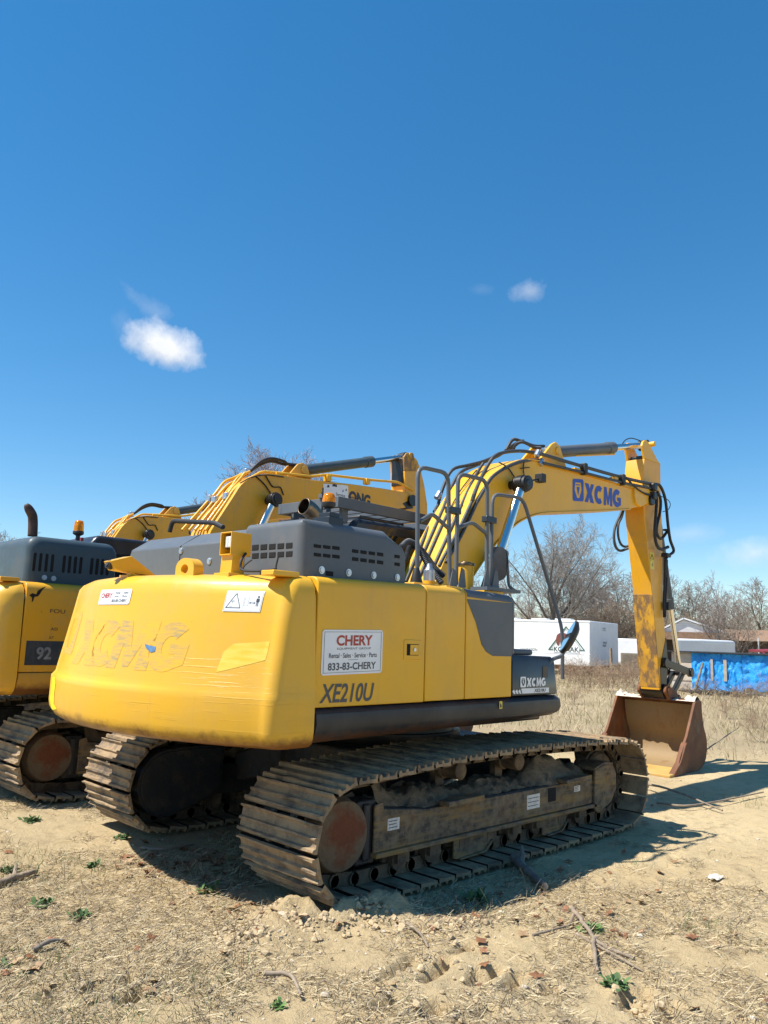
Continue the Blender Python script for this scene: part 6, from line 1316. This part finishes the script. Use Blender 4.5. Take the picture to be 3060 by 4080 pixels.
for i, (u, d, vt, k, wd, lb) in enumerate(((1075, 70, 1215, 'maple', 1.0, 'bare tree left of the largest tree, partly behind its limbs'), (1235, 78, 1238, 'thorn', 1.2, 'brown bushy bare tree directly right of the largest tree'), (1292, 74, 1212, 'maple', 1.1, 'reddish bare tree midway between the largest tree and the digger arm'), (1345, 80, 1208, 'maple', 1.1, 'reddish bare tree just left of the digger arm'),
        (1405, 84, 1225, 'thorn', 1.2, 'bare tree mostly hidden by the digger arm'), (1450, 88, 1268, 'maple', 1.2, 'bare tree just right of the digger arm'), (1490, 84, 1252, 'thorn', 1.2, 'brown bare tree over the white gable'), (1558, 50, 1226, 'maple', .85, 'grey bare tree in front of the brown roof, tallest at right'), (1600, 80, 1262, 'maple', 1.2, 'bare tree behind the brown roof, second from the right edge'), (1652, 66, 1246, 'thorn', 1.1, 'bare tree at the right picture edge'),
        (1150, 90, 1262, 'maple', 1.2, 'distant bare tree seen through the lower limbs of the largest tree'), (1590, 50, 1310, 'thorn', .9, 'low spreading tree by the house roof at right'))):
    plant(k, u, d, vt, lb, wide=wd)
sh = [(1085, 68, 1310), (1125, 66, 1295), (1165, 70, 1300), (1205, 68, 1290), (1245, 70, 1285), (1282, 69, 1280), (1318, 70, 1278), (1352, 68, 1285), (1385, 70, 1285), (1425, 74, 1300), (1465, 76, 1305), (1510, 74, 1310), (1555, 78, 1305), (1605, 76, 1310), (1645, 74, 1300), (1110, 72, 1320), (1225, 64, 1315), (1300, 63, 1315), (1335, 62, 1320)]
for u, d, vt in sh: plant('scrub', u, d, vt, 'leafless brown shrub in the thicket beyond the trailers', 'shrub', 'bare_shrub', 'shrubs in the thicket', 1.35)
for u, d in ((1225, 33), (1250, 36), (1275, 34), (1300, 37), (1325, 35), (1352, 36), (1378, 37), (1232, 38), (1262, 31), (1312, 31), (1342, 39), (1370, 32)): plant('bramble', u, d, 0, 'brown leafless bramble at the foot of the trailers', 'bramble', 'bramble', 'brambles at the foot of the trailers', 1.25, h=rnd.uniform(.9, 1.6))
for u, d, h in ((1480, 31, .8), (1530, 30, 1.0), (1620, 30, .9), (1655, 29, 1.2), (1565, 22, .7), (1620, 20, .6), (1240, 24, .7), (1590, 26, .9), (1640, 17, .8)): plant('bramble', u, d, 0, 'sparse dead weed clump in the field near the blue tarps', 'bramble', 'bramble', 'dead weeds in the field', 1.0, h=h)
# ------------------------------------------------------------------ yard beyond: trailers, shed, house
WH = painted('white_trailer_paint', (.86, .87, .88), .5, .05); WH2 = painted('dull_white_paint', (.78, .79, .80), .5, .10)
def frame_at(p, ang): e = np.array((math.cos(ang), math.sin(ang), 0)); return np.asarray(p, float), e, np.array((-e[1], e[0], 0)), np.array((0, 0, 1.0))
def boxf(b, fr, x0, x1, y0, y1, z0, z1):
    o, e, n, k = fr; P = lambda x, y, z: o+e*x+n*y+k*z
    b.hexa([P(x0, y0, z0), P(x1, y0, z0), P(x1, y1, z0), P(x0, y1, z0)], [P(x0, y0, z1), P(x1, y0, z1), P(x1, y1, z1), P(x0, y1, z1)])
def trailer():
    c = far(1275, 1440, 44.6); zb, zt = c[2], far(1275, 1341, 44.6)[2]; c[2] = 0
    ex = CY+math.pi/2-R(33)            # long side runs to the left and slightly away
    fr = frame_at(c, ex); P = lambda x, y, z: fr[0]+fr[1]*x+fr[2]*y+fr[3]*z; L, D_ = 8.2, -5.2
    root = thing('trailer', 'white box trailer with a green triangle and bear emblem on its side', 'trailer', tuple(c), 'white box vehicles in the yard')
    b = MB(); boxf(b, fr, 0, L, D_, 0, zb, zt); b.build('body', WH, root, bev=.05, seg=3)
    b = MB(); boxf(b, fr, -.02, L, -.02, .02, zt-.10, zt-.03); boxf(b, fr, -.02, L, -.005, .012, zb+.62, zb+.65); boxf(b, fr, .62, .65, -.005, .012, zb+.1, zt-.1); b.build('rail_trim', WH2, root, bev=.005)
    b = MB()
    for x in (1.2, 2.6, 4.4): boxf(b, fr, x, x+.9, -.9, -.3, zt, zt+.10)
    b.build('roof_patch', WH, root, bev=.01)
    b = MB(); boxf(b, fr, .1, L, D_+.1, -.1, zb-.22, zb-.002)
    for x in (1.4, 5.5, 6.8):
        for y in (D_+.25, -.35): b.cyl(P(x, y-.12, zb-.42), P(x, y+.12, zb-.42), .46, 18)
    b.build('chassis', M['rust'], root, bev=.01)
    dl = MB(); sc = DD/CF*44.6; H = zt-zb
    def px(u, v): d = raydir(u, v); t = ((fr[0]-CL)@fr[2])/(d@fr[2]); q = CL+d*t; return (q-fr[0])@fr[1], q[2]
    Q = lambda u, v, o=.02: fr[0]+fr[1]*px(u, v)[0]+fr[2]*o+fr[3]*px(u, v)[1]
    J = lambda x, y, o=.02: Q(*J_(x, y), o)
    def tri(a, b2, c2, w, k, o=.02):
        A, B, C = (np.array(q, float) for q in (a, b2, c2)); cen = (A+B+C)/3; I = [cen+(q-cen)*(1-w) for q in (A, B, C)]
        for i in range(3): dl.mat(k).add([J(*(A, B, C)[i], o), J(*(A, B, C)[(i+1) % 3], o), J(*I[(i+1) % 3], o), J(*I[i], o)], [(0, 1, 2, 3)])
    tri((645, 522), (845, 260), (1058, 535), .10, 0); tri((685, 508), (845, 292), (1018, 520), .035, 0, .022)
    bear = [(735, 400), (745, 360), (770, 340), (810, 335), (850, 345), (900, 345), (935, 350), (950, 370), (935, 395), (915, 400), (900, 470), (870, 470), (865, 430), (800, 430), (775, 440), (765, 475), (748, 470), (738, 440)]
    dl.mat(1).add([J(*q, .024) for q in bear], [tuple(range(len(bear)))])
    def word(s_, x0, y0, x1, y1, k, bd, dy=0):
        o_ = J(x0, y1, .03); e_ = J(x1, y1+dy, .03)-o_; write(dl, s_, o_, e_, J(x0, y0, .03)-o_, k, bd)
    dl.mat(2).add([J(*q, .026) for q in ((705, 480), (992, 492), (992, 556), (705, 545))], [(0, 1, 2, 3)])
    word('KODIAK', 712, 486, 990, 540, 3, .02, 10); word('SANITATION', 347, 503, 528, 533, 3, .0, 3)
    dl.build('side_lettering', [plain('dark_green_paint', (.02, .11, .06), .5), plain('brown_paint', (.20, .06, .045), .5), WH, plain('dark_print', (.03, .06, .05), .5)], root, smooth=0)
    # small stencils on the end wall
    e2 = MB(); o2 = P(-.012, -2.6, zb+H*.45)
    for s_, h, w in (('WASH OUT', .16, .75), ('PALLETS', .0, .62)): write(e2, s_, P(-.012, -2.2, zb+H*.44+h), fr[2]*-w, fr[3]*.12, 0, .02)
    write(e2, 'CTD', P(-.012, -2.2, zb+H*.80), fr[2]*-.5, fr[3]*.18, 0, .0); e2.build('end_lettering', M['ink_gray'], root, smooth=0)
    pst = MB(); c2 = far(1322, 1432, 43); pst.tube([c2-(0, 0, c2[2]), c2+(-.05, .05, .75)], .09, 6); tag(pst.build('post', M['twig'], None), 'leaning weathered post in front of the logo trailer end', 'post')
trailer()
def small_box():
    c = far(1378, 1425, 53); zb, zt = .5, far(1338, 1379, 53)[2]; fr = frame_at((c[0], c[1], 0), CY+math.pi/2-R(28)); root = thing('trailer', 'small white trailer half hidden between the logo trailer and the digger arm', 'trailer', tuple(fr[0]), 'white box vehicles in the yard')
    b = MB(); boxf(b, fr, 0, 2.6, -5, 0, zb, zt); b.build('body', WH, root, bev=.12, seg=3); b = MB(); boxf(b, fr, -.03, .06, -.06, .03, zb, zt-.1); b.build('corner_trim', WH2, root); b = MB(); boxf(b, fr, .2, 2.4, -4.8, -.2, .12, zb); b.build('chassis', M['frame'], root)
    p = far(1382, 1440, 45); fr = frame_at((p[0], p[1], 0), CY+math.pi/2); b = MB(); zt = far(1365, 1411, 45)[2]; boxf(b, fr, 0, 1.0, -.06, 0, 0, zt)
    for k in range(14): boxf(b, fr, .03+k*.068, .06+k*.068, 0, .018, .05, zt-.05)
    tag(b.build('fence_panel', plain('beige_slats', (.36, .29, .21), .8, 0, .15), None, bev=.005), 'beige slatted fence panel beside the digger arm', 'fence')
small_box()
def shed():
    T = R(3); p0 = far(1452, 1484, 34.5); p1 = far(1800, 1488, 33.0); ang = math.atan2(p1[1]-p0[1], p1[0]-p0[0]); fr = frame_at((p0[0], p0[1], 0), ang); L = np.linalg.norm((p1-p0)[:2]); zt = far(1495, 1407, 34.4)[2]
    root = thing('shed', 'low shed with a dark flat roof, wrapped in bright blue tarps', 'shed', tuple(fr[0]))
    P = lambda x, y, z: fr[0]+fr[1]*x+fr[2]*y+fr[3]*z
    def along(u): d = raydir(u, 1450); t = ((fr[0]-CL)@fr[2])/(d@fr[2]); return (CL+d*t-fr[0])@fr[1]
    xs = [along(u) for u in (1452, 1495, 1605, 1760)]
    b = MB(); boxf(b, fr, 0, L, .03, 4, 0, zt-.05); b.build('wall', painted('weathered_white_board', (.58, .54, .48), .7, .5), root)
    b = MB()
    for k in range(3): boxf(b, fr, 0, xs[1], .0, .03, .42+k*(zt-.50)/3, .42+(k+1)*(zt-.50)/3-.015)
    b.build('board_wall', plain('beige_board', (.50, .42, .33), .8, 0, .15, 3), root, bev=.005)
    b = MB(); boxf(b, fr, -.15, L+.2, -.22, 4.2, zt-.04, zt); b.build('roof', plain('dark_roofing', (.03, .03, .035), .8), root)
    tm, t, bb = nt('blue_tarp'); v = coords(t); n_ = noise(t, v, 3, 4); t.links.new(ramp(t, n_, [(.3, (.012, .25, .72)), (.7, (.03, .40, .92))]), bb.inputs['Base Color']); bb.inputs['Roughness'].default_value = .35; bump(t, bb, noise(t, coords(t, (1, 1, .6)), 9, 5, .7), .9, .06)
    for a, c, zb, sag in ((xs[1], xs[2]-.01, .10, .01), (xs[2]+.01, L, .22, .06)):
        b = MB(); nx, nz_ = 44, 18; b.rings([[P(a+(c-a)*i/nx, -.03-.075*mn.noise(Vector((i*.55, j*.42, a)))-.03*mn.noise(Vector((i*1.3, j*1.1, a+7)))-sag*abs(math.sin(i*.6+j*.15)), zb+(zt-.06-zb)*j/nz_+(.05*math.sin(i*.5) if j == 0 and sag > .02 else 0)) for i in range(nx+1)] for j in range(nz_+1)], close=False, caps=False)
        b.build('tarp', tm, root, smooth=60)
    b = MB()
    for u, w in ((1541, .07), (1570, .09)): x = along(u); boxf(b, fr, x-w, x+w*.3, -.10, -.07, .48, 1.30)
    b.build('batten', plain('grey_batten', (.40, .35, .29), .8), root); b = MB(); x = along(1519); b.tube([P(x-.25, -.35, 0), P(x+.05, -.15, 1.15)], .045, 6); tag(b.build('plank', M['twig'], None), 'grey plank leaning on the blue tarp', 'plank')
    # heap of dark branches in front
    b = MB(); c = far(1555, 1484, 32)
    for i in range(70):
        a = rnd.uniform(0, 3.14); l = rnd.uniform(.4, 1.3); q = c+fr[1]*rnd.uniform(-1.1, 1.1); q[2] = rnd.uniform(.02, .12); b.tube([q, q+fr[1]*math.cos(a)*l*.8+fr[2]*rnd.uniform(-.3, .3)+fr[3]*abs(math.sin(a))*l*.30], [.02, .008], 4)
    tag(b.build('brush_pile', plain('dark_branches', (.045, .04, .038), .9), None), 'pile of dark cut branches in front of the blue tarps', 'brush pile')
shed()
def truck():
    a, c = far(1518, 1407, 44), far(1590, 1409, 47); fr = frame_at((a[0], a[1], 0), math.atan2(c[1]-a[1], c[0]-a[0])); zt = far(1500, 1380, 43)[2]; L = np.linalg.norm((c-a)[:2]); root = thing('box_truck', 'white box truck standing behind the blue tarp shed', 'truck', tuple(fr[0]), 'white box vehicles in the yard')
    d = far(1455, 1405, 43.2); n = np.array(((d-fr[0])[0], (d-fr[0])[1], 0)); w = np.linalg.norm(n); n /= w
    P = lambda x, y, z: fr[0]+fr[1]*x+n*y+fr[3]*z
    b = MB(); b.hexa([P(0, 0, .9), P(L, 0, .9), P(L, w, .9), P(0, w, .9)], [P(0, 0, zt), P(L, 0, zt), P(L, w, zt), P(0, w, zt)]); b.build('cargo_box', WH2, root, bev=.10, seg=3)
    b = MB(); b.hexa([P(-.02, -.02, zt-.22), P(L*.97, -.02, zt-.22), P(L*.97, .0, zt-.22), P(-.02, .0, zt-.22)], [P(-.02, -.02, zt-.16), P(L*.97, -.02, zt-.16), P(L*.97, 0, zt-.16), P(-.02, 0, zt-.16)]); b.build('trim', M['steel_exh'] if False else WH, root)
    b = MB(); b.hexa([P(.1, .1, .45), P(L+1.4, .1, .45), P(L+1.4, w-.1, .45), P(.1, w-.1, .45)], [P(.1, .1, .9), P(L+1.4, .1, .9), P(L+1.4, w-.1, .9), P(.1, w-.1, .9)]); b.build('chassis', M['frame'], root)
    b = MB()
    for x in (1.0, L+.6):
        for y in (.1, w-.1): b.cyl(P(x, y-.13, .42), P(x, y+.13, .42), .42, 18)
    b.build('wheels', M['black'], root)
truck()
def house():
    g0, g1 = far(1441, 1364, 57), far(1562, 1366, 57); pk = far(1477, 1339, 57); fr = frame_at((g0[0], g0[1], 0), math.atan2(g1[1]-g0[1], g1[0]-g0[0])); root = thing('house', 'house with a white sided gable and long brown roof beyond the yard', 'house', tuple(fr[0]))
    P = lambda x, y, z: fr[0]+fr[1]*x+fr[2]*y+fr[3]*z; w = np.linalg.norm((g1-g0)[:2]); xp = (pk-g0)@fr[1]; z0 = g0[2]; zp = pk[2]
    side = plain('brown_siding', (.085, .062, .048), .8, 0, .2, 3); b = MB(); boxf(b, fr, -1, 16, 1.5, 9, 0, z0-.45); b.build('wall', side, root)
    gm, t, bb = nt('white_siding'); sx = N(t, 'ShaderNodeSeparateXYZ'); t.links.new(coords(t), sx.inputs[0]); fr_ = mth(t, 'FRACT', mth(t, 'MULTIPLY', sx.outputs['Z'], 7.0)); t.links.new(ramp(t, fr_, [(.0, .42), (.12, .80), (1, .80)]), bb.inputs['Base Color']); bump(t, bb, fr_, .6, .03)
    xr = w; b = MB()
    b.add([P(-.4, 0, z0-.0), P(xr, 0, z0), P(xp, 0, zp), P(-.4, .3, z0), P(xr, .3, z0), P(xp, .3, zp)], [(0, 1, 2), (5, 4, 3), (0, 3, 4, 1), (1, 4, 5, 2), (2, 5, 3, 0)]); b.build('gable', gm, root, smooth=0)
    rm = plain('brown_shingles', (.27, .165, .10), .85, 0, .2, 6); b = MB()
    for a, c in (((-.6, z0-.06), (xp, zp+.05)), ((xp, zp+.05), (xr+.3, z0-.08))):
        d = np.array([c[0]-a[0], c[1]-a[1]]); nn = np.array([-d[1], d[0]])/np.linalg.norm(d)*.10; b.hexa([P(a[0], -.18, a[1]), P(c[0], -.18, c[1]), P(c[0]+nn[0], -.18, c[1]+nn[1]), P(a[0]+nn[0], -.18, a[1]+nn[1])], [P(a[0], 8, a[1]), P(c[0], 8, c[1]), P(c[0]+nn[0], 8, c[1]+nn[1]), P(a[0]+nn[0], 8, a[1]+nn[1])])
    b.build('gable_roof', WH2, root, smooth=0)
    zlo = z0-.45; b = MB(); b.hexa([P(-1.4, .9, zlo), P(16.5, .9, zlo), P(16.5, 9.6, zlo), P(-1.4, 9.6, zlo)], [P(1.0, 5.0, z0+.35), P(14.0, 5.0, z0+.35), P(14, 5.6, z0+.35), P(1.0, 5.6, z0+.35)]); b.build('roof', rm, root, smooth=0)
    b = MB(); boxf(b, fr, -1.2, xr+.3, -.25, 1.6, z0-.52, z0-.004); b.build('lower_eave', rm, root, smooth=0)
    b = MB(); q = far(1638, 1378, 52); b.tube([q-(0, 0, q[2]), q], .04, 8); tag(b.build('vent_pole', WH2, None), 'thin white pole in front of the brown roof at right', 'pole')
    b = MB(); q0, q1 = far(1650, 1405, 48), far(1720, 1407, 48); q0[2] -= .1; b.hexa([q0, q1, q1+np.array((.3, .9, 0)), q0+np.array((.3, .9, 0))], [q0+(0, 0, .08), q1+(0, 0, .08), q1+np.array((.3, .9, .12)), q0+np.array((.3, .9, .12))])
    for q in (q0, q1): b.box((q[0]-.05, q[1]-.05, 0), (q[0]+.05, q[1]+.05, q[2]))
    tag(b.build('awning', plain('red_awning', (.22, .03, .04), .6), None), 'low red awning at the right picture edge beyond the shed', 'awning')
house()
def pail():
    c = far(1296, 1531, 20.5); c[2] = .02; b = MB(); a = np.array((.75, -.62, .12)); a /= np.linalg.norm(a); h = .30
    q = c+(0, 0, .12); b.tube([q-a*h/2, q-a*h/2, q+a*h*.38, q+a*h*.40, q+a*h*.47, q+a*h/2], [.01, .115, .135, .148, .148, .135], 22); tag(b.build('plastic_bucket', plain('white_pail', (.80, .80, .78), .4), None, smooth=50), 'white plastic pail lying on its side in the dry field', 'pail')
pail()
